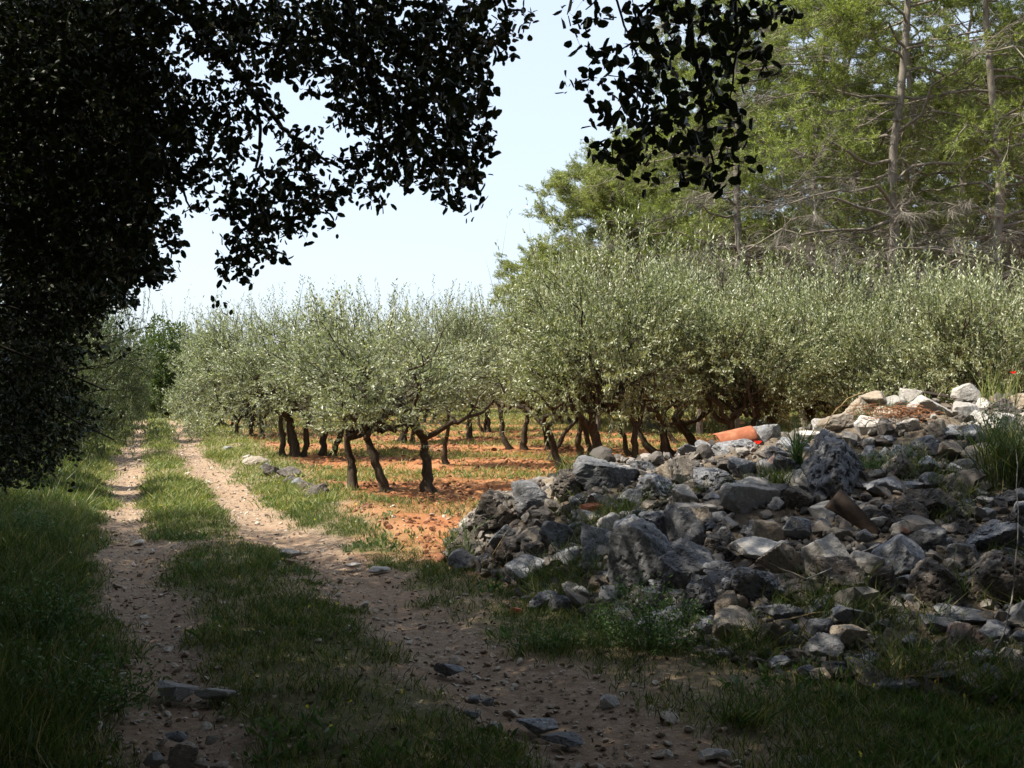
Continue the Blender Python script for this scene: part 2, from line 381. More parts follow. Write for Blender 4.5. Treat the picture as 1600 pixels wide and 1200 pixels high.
# ------------------------------------------------------------------ olives
def olive_crown(name, mat, seed, nsh=950, whips=34, rx=1.65, rz=1.0, Lf=.064, wf=.0175, per=34, low=0.0):
    """crown centred on the origin"""
    global rng
    rng = np.random.default_rng(seed)
    # lobes make an uneven outline
    nl = 13; lob = rdir(nl); lob[:, 2] = lob[:, 2]*.75; lob[:4, 2] = -np.abs(lob[:4, 2])-.15; lob = lob*np.array([rx, rx, rz])*.58
    lr = rng.uniform(.42, .72, nl)*rx*.62
    k = rng.integers(0, nl, nsh)
    d = rdir(nsh)
    p = lob[k]+d*(lr[k]*rng.uniform(.25, 1, nsh)**.6)[:, None]*np.array([1, 1, .8])
    od = unit(p*np.array([1, 1, .7])+rng.normal(size=p.shape)*.45+np.array([0, 0, .55]))
    L = rng.uniform(.28, .62, nsh)
    # tall upright whips
    wp = rng.normal(size=(whips, 3))*np.array([rx*.45, rx*.45, .1]); wp[:, 2] += rz*.55
    wd = unit(rng.normal(size=(whips, 3))*.18+np.array([0, 0, 1])); wL = rng.uniform(.5, .95, whips)
    if low:
        q = int(nsh*.25); th = rng.uniform(0, 2*np.pi, q); rr = rx*rng.uniform(.6, 1.05, q)
        lp = np.stack([np.cos(th)*rr, np.sin(th)*rr, -rz*rng.uniform(.3, 1.0+low, q)], 1)
        ld = unit(rng.normal(size=(q, 3))*.5+np.array([0, 0, -.3])); p = np.vstack([p, lp]); od = np.vstack([od, ld]); L = np.concatenate([L, rng.uniform(.3, .6, q)])
    p = np.vstack([p, wp]); od = np.vstack([od, wd]); L = np.concatenate([L, wL]); n = len(p)
    mb = MB(); tw = MB()
    t = np.tile((np.arange(per)+.5)/per, n); idx = np.repeat(np.arange(n), per)
    dd = od[idx]; pos = p[idx]+dd*(t*L[idx])[:, None]
    bend = np.cross(dd, rdir(n)[idx])*.12
    pos = pos+bend*(t**2*L[idx])[:, None]*2
    ld = unit(dd*.75+perp(dd)*.85)
    clm = fbm(pos*2.6+seed, 2, 4) > -.22+.25*(pos[:, 2] < -.2*rz)*0; pos = pos[clm]; ld = ld[clm]
    V, Fc = kites(pos, ld, Lf*rng.uniform(.7, 1.15, len(pos)), wf*rng.uniform(.8, 1.25, len(pos)), mid=.5)
    mb.add(V, Fc)
    V, Fc = kites(p, od, L*.95, .012, mid=.1, bend=bend[::per]*L[:, None]*1.6); tw.add(V, Fc)
    # inner limbs from crown base
    for q in range(16):
        tgt = lob[q % nl]*rng.uniform(.8, 1.25)+rng.normal(size=3)*.15
        c = curve([rng.normal()*.15, rng.normal()*.15, -rz*.75], tgt, 8, .12, .05)
        tw.tube(c, np.linspace(.035, .008, 8), 5)
        for w in range(3):
            s0 = c[rng.integers(3, 7)]; c2 = curve(s0, s0+rdir(1)[0]*np.array([.6, .6, .4])+[0, 0, .3], 5, .15); tw.tube(c2, np.linspace(.013, .004, 5), 4)
    return mb.mesh(name+'_leaves', mat), tw.mesh(name+'_twigs', M['bark_olive'], True)
OC = [olive_crown('olive_crown', M['olive'], 100+i) for i in range(4)]
OCN = [olive_crown('olive_crown_near', M['olive_dry'], 200+i, nsh=1150, whips=85, per=34) for i in range(3)]
OCL = [olive_crown('olive_crown_low', M['olive'], 300+i, nsh=1100, low=.35) for i in range(2)]
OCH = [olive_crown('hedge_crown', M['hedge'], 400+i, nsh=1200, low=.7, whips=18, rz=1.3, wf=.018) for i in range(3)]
rng = np.random.default_rng(77)

def stem_mesh(base, top, r0, fork=2, local=np.zeros(3)):
    mb = MB(); c = curve(base-np.array([0, 0, .12]), top, 11, .07)
    lean = (top-base); c[:, :2] += np.sin(np.linspace(0, np.pi, 11))[:, None]*rng.normal(size=2)*.045
    r = r0*np.linspace(1, .62, 11); r[0] *= 2.1; r[1] *= 1.5; r[2] *= 1.15
    r *= rng.uniform(.88, 1.14, 11)
    mb.tube(c, r, 10, .10)
    for k in range(fork+1):
        e = top+np.array([rng.normal()*.45, rng.normal()*.4, rng.uniform(.45, .9)])
        b = curve(top-np.array([0, 0, .05]), e, 7, .16); mb.tube(b, np.linspace(r0*.55, r0*.2, 7), 7, .06)
        for q in range(2):
            s = b[rng.integers(3, 6)]; mb.tube(curve(s, s+rdir(1)[0]*[.5, .5, .25]+[0, 0, .25], 5, .15), np.linspace(r0*.22, .008, 5), 5)
    return mb.mesh('olive_stem', M['bark_olive'], True)

def olive(x, y, crown, label, stems=None, top=3.3, base=1.0, rx=1.65, rzrot=None, group='olive trees of the orchard', cx=0, nm='olive_tree', cat='olive tree', r0=.068):
    base -= .30
    if top > 2.5: top += .08
    gz = float(ground(x, y, False)[0])
    root = empty(nm, (x, y, gz)); tag(root, label, cat, group)
    hz = (top-base)/2; cz = base+hz-.2
    if stems is None:
        n = rng.integers(1, 4); stems = [(rng.normal()*.22, rng.normal()*.2, rng.normal()*.3, rng.normal()*.2, rng.uniform(.8, 1.15)*r0) for _ in range(n)]
    for (bx, by, tx, ty, r) in stems:
        me = stem_mesh(np.array([bx, by, 0]), np.array([tx, ty, base+.15]), r)
        link('trunk', me, root)
    L, T = crown
    c = link('crown', L, root, (cx, 0, cz)); rz_ = rng.uniform(0, 6.28) if rzrot is None else rzrot
    c.rotation_euler = (0, 0, rz_); c.scale = (rx/1.65, rx/1.65, hz/1.15)
    w = link('twigs', T, c)
    return root

def X(px, D): return (px-800)/F*D
# the row nearest the track
olive(X(585, 14.7), 14.7, OC[0], 'round silvery olive tree on three dark trunks, nearest the track stones',
      [(-.33, .05, -.40, .1, .075), (.23, -.05, -.12, 0, .078), (.76, 0, .70, .1, .085)], 2.95, .98, 1.72)
olive(X(458, 21), 21, OC[1], 'olive tree with three close trunks behind the low pale track stones',
      [(-.2, 0, -.25, 0, .07), (.08, 0, -.12, .1, .12), (.2, .1, .3, 0, .07)], 3.35, 1.0, 1.7)
olive(X(508, 21.5), 21.5, OC[2], 'olive tree on two forked trunks just behind the three-trunked one',
      [(-.1, 0, .0, 0, .09), (.06, .1, .45, 0, .075)], 3.4, 1.0, 1.6, cx=.5)
olive(X(392, 30), 30, OCL[0], 'dense grey-green olive with low skirts, largest at the left end of the row',
      [(-.4, 0, -.4, 0, .08), (0, .1, 0, 0, .08), (.3, 0, .3, 0, .08)], 4.05, .6, 2.2)
olive(X(352, 36), 36, OCL[1], 'grey-green olive at the left end of the row, with a smooth domed top', None, 4.1, .5, 2.1)
olive(X(318, 45), 45, OC[3], 'pale low olive bush at the far left end of the orchard beside the track', None, 2.3, .2, 1.7)
olive(X(640, 27), 27, OC[1], 'olive tree seen behind the three-trunked round olive', None, 4.0, 1.0, 1.9)
olive(X(735, 29), 29, OC[2], 'olive tree with one dark trunk in the middle of the orchard', [(0, 0, .1, 0, .1)], 4.1, 1.0, 1.8)
olive(X(822, 23.5), 23.5, OC[0], 'olive tree on three thin dark trunks in the sunlit orchard middle',
      [(-.33, 0, -.6, 0, .075), (0, 0, .05, 0, .085), (.5, 0, .3, 0, .06)], 3.9, 1.05, 1.9)
olive(X(700, 18.8), 18.8, OC[3], 'small pale olive crown right of the round three-trunked olive', [(.0, .3, .05, 0, .05)], 3.3, 1.35, 1.25)
olive(X(945, 16.2), 16.2, OCN[0], 'large yellowish olive with tall upright shoots behind the rock pile left end',
      [(-.5, 0, -.95, .1, .08), (-.05, .1, -.2, 0, .11), (.42, -.2, .5, 0, .075), (.78, 0, .95, 0, .055)], 4.05, 1.1, 1.7)
olive(X(1085, 17.5), 17.5, OCN[1], 'yellowish olive with leaning trunks behind the middle of the rock pile',
      [(-.35, 0, -1.1, 0, .075), (-.1, 0, -.6, 0, .08), (.15, 0, -.35, .1, .095)], 3.8, 1.15, 1.65)
olive(X(1150, 16), 16, OCN[2], 'yellowish olive on one stout upright trunk above the terracotta tile',
      [(0, 0, -.08, 0, .085)], 3.1, 1.15, 1.4, cx=.15)
olive(X(1235, 16.5), 16.5, OCN[0], 'yellowish olive with a long limb bending right, left of the sunlit stones',
      [(-.35, 0, -.25, 0, .085), (0, 0, .35, 0, .08), (.1, 0, .9, .1, .06)], 3.6, 1.15, 1.5, rzrot=2.2, cx=.4)
olive(X(1395, 15.5), 15.5, OCN[1], 'yellowish olive crown directly behind the sunlit top of the rock pile', None, 3.05, .9, 1.45, rzrot=4)
olive(X(1530, 14.5), 14.5, OCN[2], 'yellowish olive crown behind the tall grass at the right edge', None, 3.4, .8, 1.5, rzrot=1)
olive(X(1660, 15), 15, OCN[0], 'yellowish olive crown cut by the right edge of the picture', None, 3.3, .9, 1.7, rzrot=5)
olive(X(885, 20.5), 20.5, OCN[1], 'yellowish olive between the large leftmost olive of the pile and the orchard middle', None, 3.9, 1.2, 1.7, rzrot=3)
olive(X(1010, 22), 22, OCN[2], 'tall yellowish olive in the second row behind the rock pile', None, 4.5, 1.3, 2.0)
olive(X(1320, 20), 20, OCN[0], 'yellowish olive in the second row behind the sunlit stones', None, 3.9, 1.2, 2.0)
olive(X(1470, 19.5), 19.5, OCN[1], 'yellowish olive in the second row towards the right edge', None, 3.8, 1.0, 2.0)
olive(X(1180, 21.5), 21.5, OCN[2], 'yellowish olive in the second row below the bare pine trunk', None, 3.9, 1.2, 1.9)
olive(X(1610, 20), 20, OCN[0], 'yellowish olive in the second row at the very right edge', None, 4.0, 1.0, 2.0)
# back rows
ORD = ['first', 'second', 'third', 'fourth', 'fifth', 'sixth', 'seventh', 'eighth', 'ninth', 'tenth', 'eleventh', 'twelfth', 'thirteenth', 'fourteenth']
for k, D in enumerate((27, 33, 39.5, 47, 55)):
    rowname = ['third', 'fourth', 'fifth', 'sixth', 'last'][k]; m = 0
    for px in np.arange(430+(k % 2)*40, 1660, 5.6/D*F):
        jx = px+rng.normal()*12; jd = D+rng.normal()*.5
        if D < 30 and jx < 880: continue
        if D < 36 and jx < 470: continue
        olive(X(jx, jd), jd, OC[rng.integers(0, 4)], 'small distant orchard olive, %s from the left in the %s row' % (ORD[m], rowname), None,
              rng.uniform(2.9, 4.1), 1.05, rng.uniform(1.45, 1.8), group='distant olive trees of the %s row' % rowname)
        m += 1
# trees left of the track
for i, (px, D, top, rx, lab) in enumerate([
        (-60, 15, 2.6, 1.5, 'bushy grey tree half hidden behind the oak leaves at the left edge'),
        (-10, 19.5, 3.4, 1.8, 'second bushy grey tree along the left, behind the oak leaves'),
        (78, 22.5, 3.9, 1.8, 'third bushy grey tree along the left of the track'),
        (128, 27, 4.3, 1.9, 'fourth bushy tree along the left of the track, feathery top'),
        (163, 31, 4.0, 1.8, 'fifth bushy tree along the left of the track'),
        (172, 38, 3.9, 1.5, 'sixth bushy tree leaning over the far left rut'),
        (188, 46, 3.6, 1.3, 'last bushy tree on the left before the track end')]):
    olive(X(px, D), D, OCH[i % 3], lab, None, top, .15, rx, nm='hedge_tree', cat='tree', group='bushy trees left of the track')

# ------------------------------------------------------------------ green broadleaf trees at the end of the track, the far wood
def leafy_blob(seed, n, rx, rz, L, mat, name, clumps=26):
    g = np.random.default_rng(seed); c = unit(g.normal(size=(clumps, 3)))*np.array([rx, rx, rz])*g.uniform(.35, .85, clumps)[:, None]
    k = g.integers(0, clumps, n); d = unit(g.normal(size=(n, 3)))
    p = c[k]+d*(g.uniform(.3, 1, n)**.5)[:, None]*np.array([.32*rx, .32*rx, .26*rz])
    V, Fc = leaves(p, unit(d+g.normal(size=(n, 3))*.6), L*g.uniform(.7, 1.2, n), L*.55)
    return mesh_np(name, V, [Fc], mat)
GB = [leafy_blob(500+i, 9000, 1.9, 2.1, .13, M['oakfar'], 'green_crown') for i in range(2)]
DB = leafy_blob(510, 9000, 2.4, 1.7, .13, M['pinefar'], 'domed_crown', 40)
def bushy(px, D, top, rx, me, lab, cat='tree', base=0.0, ref=(1.9, 2.1), nm='green_tree', group=None):
    x = X(px, D); gz = float(ground(x, D, False)[0]); r = empty(nm, (x, D, gz)); tag(r, lab, cat, group)
    mb = MB(); mb.tube(curve([0, 0, -.1], [.1, 0, top*.6], 8, .08), np.linspace(.14, .05, 8), 8, .08)
    for q in range(5): mb.tube(curve([0, 0, top*rng.uniform(.2, .5)], rdir(1)[0]*[rx*.6, rx*.6, .4]+[0, 0, top*.65], 6, .12), np.linspace(.05, .015, 6), 5)
    link('trunk', mb.mesh('green_trunk', M['bark_oak'], True), r)
    hz = (top-base)/2; c = link('crown', me, r, (0, 0, base+hz)); c.scale = (rx/ref[0]/1.15, rx/ref[0]/1.15, hz/ref[1]/1.1); c.rotation_euler = (0, 0, rng.uniform(0, 6))
bushy(264, 49, 5.7, 2.0, GB[0], 'bright green tree standing at the end of the track')
bushy(236, 54, 4.6, 1.6, GB[1], 'lower green tree left of the bright one at the track end')
bushy(285, 48, 1.6, 1.2, GB[1], 'low green bush at the foot of the bright tree at the track end', 'bush', nm='green_bush')
bushy(250, 49, 1.3, 1.0, GB[0], 'small green bush beside the last stretch of track', 'bush', nm='green_bush')
bushy(335, 62, 5.1, 2.8, DB, 'dark domed pine showing over the leftmost olives', 'tree', .5, (2.4, 1.7), 'domed_pine')
def far_wood():
    g = np.random.default_rng(520); mb = MB(); n = 60
    px = np.linspace(180, 1750, n)+g.normal(size=n)*10; D = g.uniform(66, 84, n)
    for i in range(n):
        m = 1500; d = unit(g.normal(size=(m, 3))); x = X(px[i], D[i]); h = g.uniform(3.0, 4.6) if px[i] < 800 else g.uniform(4, 6)
        if px[i] < 260: h = 2.6
        p = np.array([x, D[i], h*.5])+d*np.array([2.6, 2.2, h*.5])*(g.uniform(.3, 1, m)**.4)[:, None]
        V, Fc = leaves(p, unit(d+g.normal(size=(m, 3))*.5), .34, .2); mb.add(V, Fc)
    tag(link('far_wood', mb.mesh('far_wood', M['oakfar'])), 'dark green edge of the wood beyond the orchard', 'wood', kind='stuff')
far_wood()

# ------------------------------------------------------------------ pines
def pine_parts(seed, H=14, crown_from=.35, rmax=3.6, ntw=60, mat='pine', dome=False, r0=.115, dens=1.0):
    global rng
    rng = np.random.default_rng(seed); wood = MB(); need = MB(); dead = MB()
    tr = curve([0, 0, -.2], [rng.normal()*.5, rng.normal()*.4, H], 16, .025)
    wood.tube(tr, r0*np.linspace(1.1, .16, 16), 10, .05)
    tips = []; tw_p = []; tw_d = []; tw_l = []
    for k in range(ntw):
        lo = .13 if not dome else .15; f = lo+(1-lo)*(k+.5)/ntw; f = min(f+rng.normal()*.012, .985)
        i = f*15; a = int(i); s = tr[a]+(tr[min(a+1, 15)]-tr[a])*(i-a)
        th = k*2.4+rng.normal()*.5
        if dome: L = rmax*(1-((f-.55)/.47)**2)**.5 if f > .55 else rmax*.95
        else: L = rmax*(1.12-f)**.55*rng.uniform(.65, 1.1)
        L = max(L, .5)
        up = rng.uniform(-.15, .25) if f < .75 else rng.uniform(.2, .7)
        dirv = np.array([math.cos(th), math.sin(th), up]); e = s+dirv*L
        c = curve(s, e, 9, .09, rng.uniform(-.02, .10)); c[:, 2] -= .12*L*np.linspace(0, 1, 9)**2*(1 if f < .7 else 0)
        br = .034*(1.15-f)+.008; wood.tube(c, np.linspace(br, .008, 9), 6)
        living = f > crown_from
        for q in range(int(13 if living else 9)):
            j = rng.integers(2, 9); s2 = c[min(j, 8)]; l2 = L*rng.uniform(.18, .42)
            d2 = unit((dirv*.8+rng.normal(size=3)*np.array([.7, .7, .35]))[None])[0]
            c2 = curve(s2, s2+d2*l2, 6, .10, -.03); wood.tube(c2, np.linspace(.009, .003, 6), 4)
            # fine dead twigs
            nt_ = max(4, int((120 if not living else 36)*min(1, (L/3.2)**1.5)))
            ff = rng.uniform(0, 4.99, nt_); ii = ff.astype(int); tw_p.append(c2[ii]+(c2[ii+1]-c2[ii])*(ff-ii)[:, None]); tw_d.append(unit(d2*.9+rng.normal(size=(nt_, 3))*.36-np.array([0, 0, .45]))); tw_l.append(rng.uniform(.12, .42, nt_))
            if living and (dome or vnoise((c2[3]*.75+seed*3.1)[None], 3)[0] > -.34+.30*(f < .5)):
                nt2 = int(rng.integers(12, 20)*dens); ii = rng.uniform(1.5, 5, nt2); a2 = ii.astype(int)
                base = c2[a2]+(c2[np.minimum(a2+1, 5)]-c2[a2])*(ii-a2)[:, None]
                tips.append((base+rng.normal(size=(nt2, 3))*.075, unit(d2+rng.normal(size=(nt2, 3))*.5+np.array([0, 0, .35]))))
    tp = np.vstack([a for a, _ in tips]); td = np.vstack([d for _, d in tips]); n = len(tp); per = 22
    idx = np.repeat(np.arange(n), per); pos = tp[idx]+td[idx]*rng.uniform(-.05, .14, (n*per, 1))
    dd = unit(td[idx]+rng.normal(size=(n*per, 3))*.55)
    V, Fc = kites(pos, dd, rng.uniform(.06, .12, n*per), .014, mid=.4); need.add(V, Fc)
    V, Fc = kites(np.vstack(tw_p), np.vstack(tw_d), np.concatenate(tw_l), .0055, mid=.25); dead.add(V, Fc)
    return (wood.mesh('pine_wood', M['bark_pine'], True), need.mesh('pine_needles', M[mat]), dead.mesh('pine_dead_twigs', M['twig']))
PV = [pine_parts(600, 15, .38, 4.0), pine_parts(601, 15, .34, 4.4), pine_parts(602, 15, .30, 4.2, ntw=66)]
PD = [pine_parts(610, 10, .30, 3.2, ntw=84, mat='pinefar', dome=True, r0=.12, dens=1.7), pine_parts(611, 10, .25, 3.0, ntw=84, mat='pinefar', dome=True, r0=.12, dens=1.7)]
rng = np.random.default_rng(78)
def pine(px, D, H, v, lab, rot, wide=1.0, group='pines behind the olives'):
    x = X(px, D); me = v; href = 15 if v in PV else 10
    r = empty('pine_tree', (x, D, float(ground(x, D, False)[0])), rot); r.scale = (H/href*wide, H/href*wide, H/href); tag(r, lab, 'pine tree', group)
    link('trunk', me[0], r); link('crown', me[1], r); link('dead_twigs', me[2], r)
pine(1152, 25, 15, PV[0], 'tall pine with a straight pale bare trunk, left of the middle of the pine wood', .3)
pine(1390, 22.5, 17, PV[1], 'tall pine with grey trunk and long pale dead branches behind the sunlit stones', 1.2)
pine(1428, 27, 16, PV[2], 'pine just right of and behind the tall grey-trunked one', 2.6)
pine(1565, 21.5, 16, PV[1], 'tall bright pine nearest the right edge', 4.0)
pine(1092, 31, 13.0, PV[2], 'pine behind the hanging oak bough, left of the bare pale trunk', 5.0)
pine(1265, 29, 15.5, PV[1], 'bright yellow-green pine between the two bare trunks', .9)
pine(1510, 33, 17, PV[0], 'pine in the back of the wood towards the right', 3.5)
pine(1335, 36, 17, PV[2], 'pine in the back of the wood in the middle', 2.0)
pine(1690, 25, 16, PV[0], 'pine whose branches reach in from the right edge', 1.5)
pine(1190, 38, 16, PV[0], 'pine in the back of the wood behind the bare trunk', 4.6)
pine(930, 34, 8.0, PD[0], 'rounded dense pine at the left end of the pine wood', .5, 1.3)
pine(1020, 36, 9.4, PD[1], 'rounded dense pine next to the one at the left end', 2.5, 1.25)
pine(868, 40, 6.6, PD[1], 'lowest rounded pine at the far left end of the wood', 1.0, 1.3)
pine(1120, 42, 12, PD[0], 'rounded pine in the back behind the bare pale trunk', 3.3)
pine(1450, 42, 13, PD[0], 'rounded pine in the back right of the wood', 5.3)
pine(1620, 38, 13, PD[1], 'rounded pine in the back at the right edge', 2.2)
pine(1290, 45, 13, PD[1], 'rounded pine in the far back centre of the wood', 0.2)

# ------------------------------------------------------------------ oaks in the foreground
ROWS = [  # 40 px cells, density 0-9
 "9999987899989999999730456899996",
 "9999964689799999999710114887751",
 "9999966057696999999100158606850",
 "9999987537403899998000267657410",
 "9999988886400799998000059898800",
 "9999998885053099999000068999500",
 "9999988760566707899000002268800",
 "9999985327887660073000000000000",
 "9999985146885000000000000000000",
 "9999994036720000000000000000000",
 "9999975045000000000000000000000",
 "9999710010000000000000000000000",
 "9986100000000000000000000000000",
 "9973100000000000000000000000000",
 "9841000000000000000000000000000",
 "8762000000000000000000000000000",
 "8743000000000000000000000000000",
 "7650000000000000000000000000000",
 "6410000000000000000000000000000",
]
def twigcloud(C, L, nleaf, spread, Lf, down=.35, fn=None):
    """leafy twigs centred on C (n,3)"""
    n = len(C); td = unit(rdir(n)+np.array([.25, 0, -down])); idx = np.repeat(np.arange(n), nleaf)
    t = rng.uniform(-.5, .5, len(idx))*L
    pos = C[idx]+td[idx]*t[:, None]+rng.normal(size=(len(idx), 3))*spread
    d = unit(td[idx]*.5+rdir(len(idx))+np.array([0, 0, -.25]))
    Ls = Lf*rng.uniform(.6, 1.15, len(idx))
    V, Fc = (fn or leaves)(pos, d, Ls, Ls*.62)
    V2, F2 = kites(C-td*L*.5, td, L, .006, mid=.2)
    return (V, Fc), (V2, F2)
def oaks():
    global rng
    rng = np.random.default_rng(900)
    A = MB(); Aw = MB(); B = MB(); Bw = MB(); Aup = MB()
    for r, row in enumerate(ROWS):
        for c, ch in enumerate(row):
            v = int(ch)
            if not v: continue
            px, py = c*40+20, r*40+20
            right = c >= 21
            D0 = 3.1 if right else (np.interp(px, [0, 200, 350, 600, 800], [5.6, 5.2, 5.0, 4.7, 4.1])+.3*math.sin(r*1.3+c*.7))
            if not right and r >= 11: D0 = np.interp(r, [10, 19], [6.4, 8.6])
            base = {True: 1.5, False: 2.3}[right]
            full = v == 9 and c < 5
            n = int(round((v/9)**2.0*(np.interp(c, [4, 5, 6, 8], [19, 14, 9, 5])*(1 if r < 11 else .6) if not right else 5)*base*(40/F*D0/.127)**2*1.15+rng.random()*.7))
            if right: n = int(round((v/9)**1.2*4.2+rng.random()*.5))
            q = rng.uniform(-20, 20, (n, 2)); D = D0+(rng.uniform(-.3, 2.9, n) if full else rng.normal(size=n)*(.28 if right else .4))
            C = np.stack([(px+q[:, 0]-800)/F*D, D, EYE+(600-py-q[:, 1])/F*D], 1)
            C[:, 2] = np.maximum(C[:, 2], .35)
            lf = .043 if right else .044
            (V, Fc), (V2, F2) = twigcloud(C, .095 if not right else .085, 11 if not right else 8, .019 if not right else .016, lf, fn=oval_leaves)
            (B if right else A).add(V, Fc); (Bw if right else Aw).add(V2, F2)
    # high canopy over the foreground; unseen leaf walls added to cut skylight
    def shade_foliage(mb, n, xr, yr, zr, inside, sc=.085):
        p = np.stack([rng.uniform(*xr, n), rng.uniform(*yr, n), rng.uniform(*zr, n)], 1)
        keep = inside(p)*(fbm(p*.9, 2, 7) > -.44)*((p[:, 2] > EYE+.55+.382*np.maximum(p[:, 1], 0)+.25) | (p[:, 1] < -.5) | (np.abs(p[:, 0]) > .52*np.maximum(p[:, 1], 0)+.5))
        p = p[keep]; (V, Fc), (V2, F2) = twigcloud(p, .22, 11, .10, sc); mb.add(V, Fc); return V2, F2
    yedge = lambda x: np.interp(x, [-15, -11.4, -9, -7.3, -5.3, -3, 0, 3], [12.8, 12.1, 11.0, 10.0, 8.0, 7.8, 7.9, 8.3])
    w = shade_foliage(A, 60000, (-15, 1.8), (-2, 12.8), (3.0, 7.8), lambda p: (p[:, 1] < yedge(p[:, 0])+n2(p[:, 0], p[:, 2], .9, 2, 5)*.5)*((p[:, 2] > 5.2) | (p[:, 0] < -4.5))); Aw.add(*w)
    w = shade_foliage(A, 30000, (-10, -2.5), (-3, 8), (.3, 4.0), lambda p: p[:, 0] < -.56*np.maximum(p[:, 1], 0)-1.1-.25*np.maximum(4-p[:, 1], 0)); Aw.add(*w)  # unseen leaves down to the ground at left, added to darken the foreground
    for y0 in (13.6, 15.0):
        w = shade_foliage(A, 1500, (-11.5, -9.2), (y0, y0+.45), (4.6, 6.0), lambda p: p[:, 0] < 0); Aw.add(*w)  # unseen leaf strips added to throw shade bands over the track
    w = shade_foliage(B, 16000, (2.5, 9), (-3, 5), (.3, 4.2), lambda p: p[:, 0] > .56*np.maximum(p[:, 1], 0)+1.5+.4*np.maximum(2-p[:, 1], 0)); Bw.add(*w)  # unseen low foliage at right, added to deepen the foreground shade
    w = shade_foliage(B, 34000, (-7, 9), (-9, 4.5), (4.0, 8.0), lambda p: p[:, 1] < 4.5); Bw.add(*w)
    w = shade_foliage(B, 26000, (-9, 9.5), (-9, 4.5), (.2, 5.0), lambda p: (p[:, 1] < -5.5) | ((p[:, 0] > 6.5)*(p[:, 1] < 4.5)) | ((p[:, 0] < -6.5)*(p[:, 1] < 1))); Bw.add(*w)  # unseen leaf walls behind and beside the camera, added to block skylight
    # --- oak on the left
    oa = empty('oak_tree', (-6.2, 5.4, float(ground(-6.2, 5.4, False)[0])))
    tag(oa, 'large dark evergreen oak filling the upper left and overhanging the track', 'oak tree')
    base = np.array([-6.2, 5.4, 0.0])
    tr = MB(); tc = curve(base-[0, 0, .3], [-5.9, 5.5, 4.2], 12, .05); rr = np.linspace(.36, .22, 12); rr[0] = .55; rr[1] = .43
    tr.tube(tc, rr, 14, .07)
    limbs = MB()
    def limb(pts, r0, r1, n=10, s=7):
        pts = [np.asarray(p, float) for p in pts]
        for i in range(len(pts)-1):
            a = r0+(r1-r0)*i/(len(pts)-1); b_ = r0+(r1-r0)*(i+1)/(len(pts)-1)
            limbs.tube(curve(pts[i], pts[i+1], n, .05), np.linspace(a, b_, n), s, .04)
    top = tc[-1]
    limb([top, P(-100, -250, 5.6), P(160, -120, 5.2)], .09, .035)
    limb([P(160, -120, 5.2), P(290, 20, 5.0), P(375, 115, 5.0), P(398, 150, 5.0), P(440, 200, 5.0), P(500, 245, 5.0), P(530, 262, 5.0)], .028, .004)
    limb([P(398, 150, 5.0), P(406, 190, 5.0), P(406, 235, 5.0), P(400, 262, 5.0), P(418, 285, 5.0)], .011, .006, 5, 5)
    limb([P(405, 148, 5), P(425, 158, 5), P(450, 178, 5)], .005, .003, 5, 4)
    limb([P(160, -120, 5.2), P(200, 80, 5.2), P(232, 215, 5.1), P(262, 255, 5.1), P(286, 290, 5.1), P(298, 330, 5.1)], .022, .004)
    limb([P(262, 255, 5.1), P(300, 280, 5.1), P(330, 305, 5.1)], .010, .004, 5, 5)
    limb([P(160, -120, 5.2), P(350, -160, 4.8), P(520, -60, 4.7), P(600, 40, 4.6), P(680, 130, 4.6), P(720, 220, 4.6), P(740, 270, 4.6)], .03, .004)
    limb([P(520, -60, 4.7), P(560, 60, 4.7), P(590, 150, 4.7), P(600, 220, 4.7)], .025, .004)
    limb([P(350, -160, 4.8), P(600, -150, 4.4), P(760, -60, 4.1), P(795, 20, 4.1)], .03, .004)
    limb([P(350, -160, 4.8), P(400, 0, 4.8), P(370, 90, 4.8)], .02, .004)
    for k in range(16):
        s0 = base+np.array([.3, 0, rng.uniform(1.6, 4.0)]); e0 = P(rng.uniform(-40, 180), rng.uniform(60, 700), rng.uniform(5, 7.6)); e0[2] = max(e0[2], .7)
        limb([s0, (s0+e0)/2+rng.normal(size=3)*.25, e0], .03, .005, 7, 6)
    for k in range(14):
        limb([top, top+np.array([rng.uniform(-5, 5), rng.uniform(-4, 2.5), rng.uniform(2.0, 3.0)])], .12, .02, 9, 7)
    o3 = link('trunk', tr.mesh('oak_trunk', M['bark_oak'], True), oa)
    o3.matrix_parent_inverse = oa.matrix_world.inverted()
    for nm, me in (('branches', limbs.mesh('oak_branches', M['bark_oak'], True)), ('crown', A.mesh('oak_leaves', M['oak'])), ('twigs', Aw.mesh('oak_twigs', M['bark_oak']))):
        o = link(nm, me, oa)
    for o in oa.children: o.matrix_parent_inverse.identity(); o.location = (-oa.location.x, -oa.location.y, -oa.location.z)
    # --- second oak behind the camera, its bough hangs into the picture
    ob = empty('oak_tree', (3.4, -2.6, float(ground(3.4, -2.6, False)[0])))
    tag(ob, 'second dark oak whose leafy bough hangs from the top, right of the sky gap', 'oak tree')
    tr = MB(); tc = curve([3.4, -2.6, -.3], [2.9, -2.2, 4.4], 12, .05); tr.tube(tc, np.linspace(.34, .2, 12), 14, .07); top = tc[-1]
    limbs2 = limbs; limbs = MB()
    def limb2(pts, r0, r1, n=9, s=7):
        for i in range(len(pts)-1):
            a = r0+(r1-r0)*i/(len(pts)-1); b_ = r0+(r1-r0)*(i+1)/(len(pts)-1)
            limbs.tube(curve(pts[i], pts[i+1], n, .05), np.linspace(a, b_, n), s, .04)
    limb2([top, [1.6, .5, 4.6], [.9, 2.0, 3.9], P(1080, -120, 3.1)], .06, .016)
    limb2([P(1080, -120, 3.1), P(1075, 0, 3.1), P(1085, 90, 3.1), P(1100, 180, 3.1), P(1118, 268, 3.1)], .012, .003)
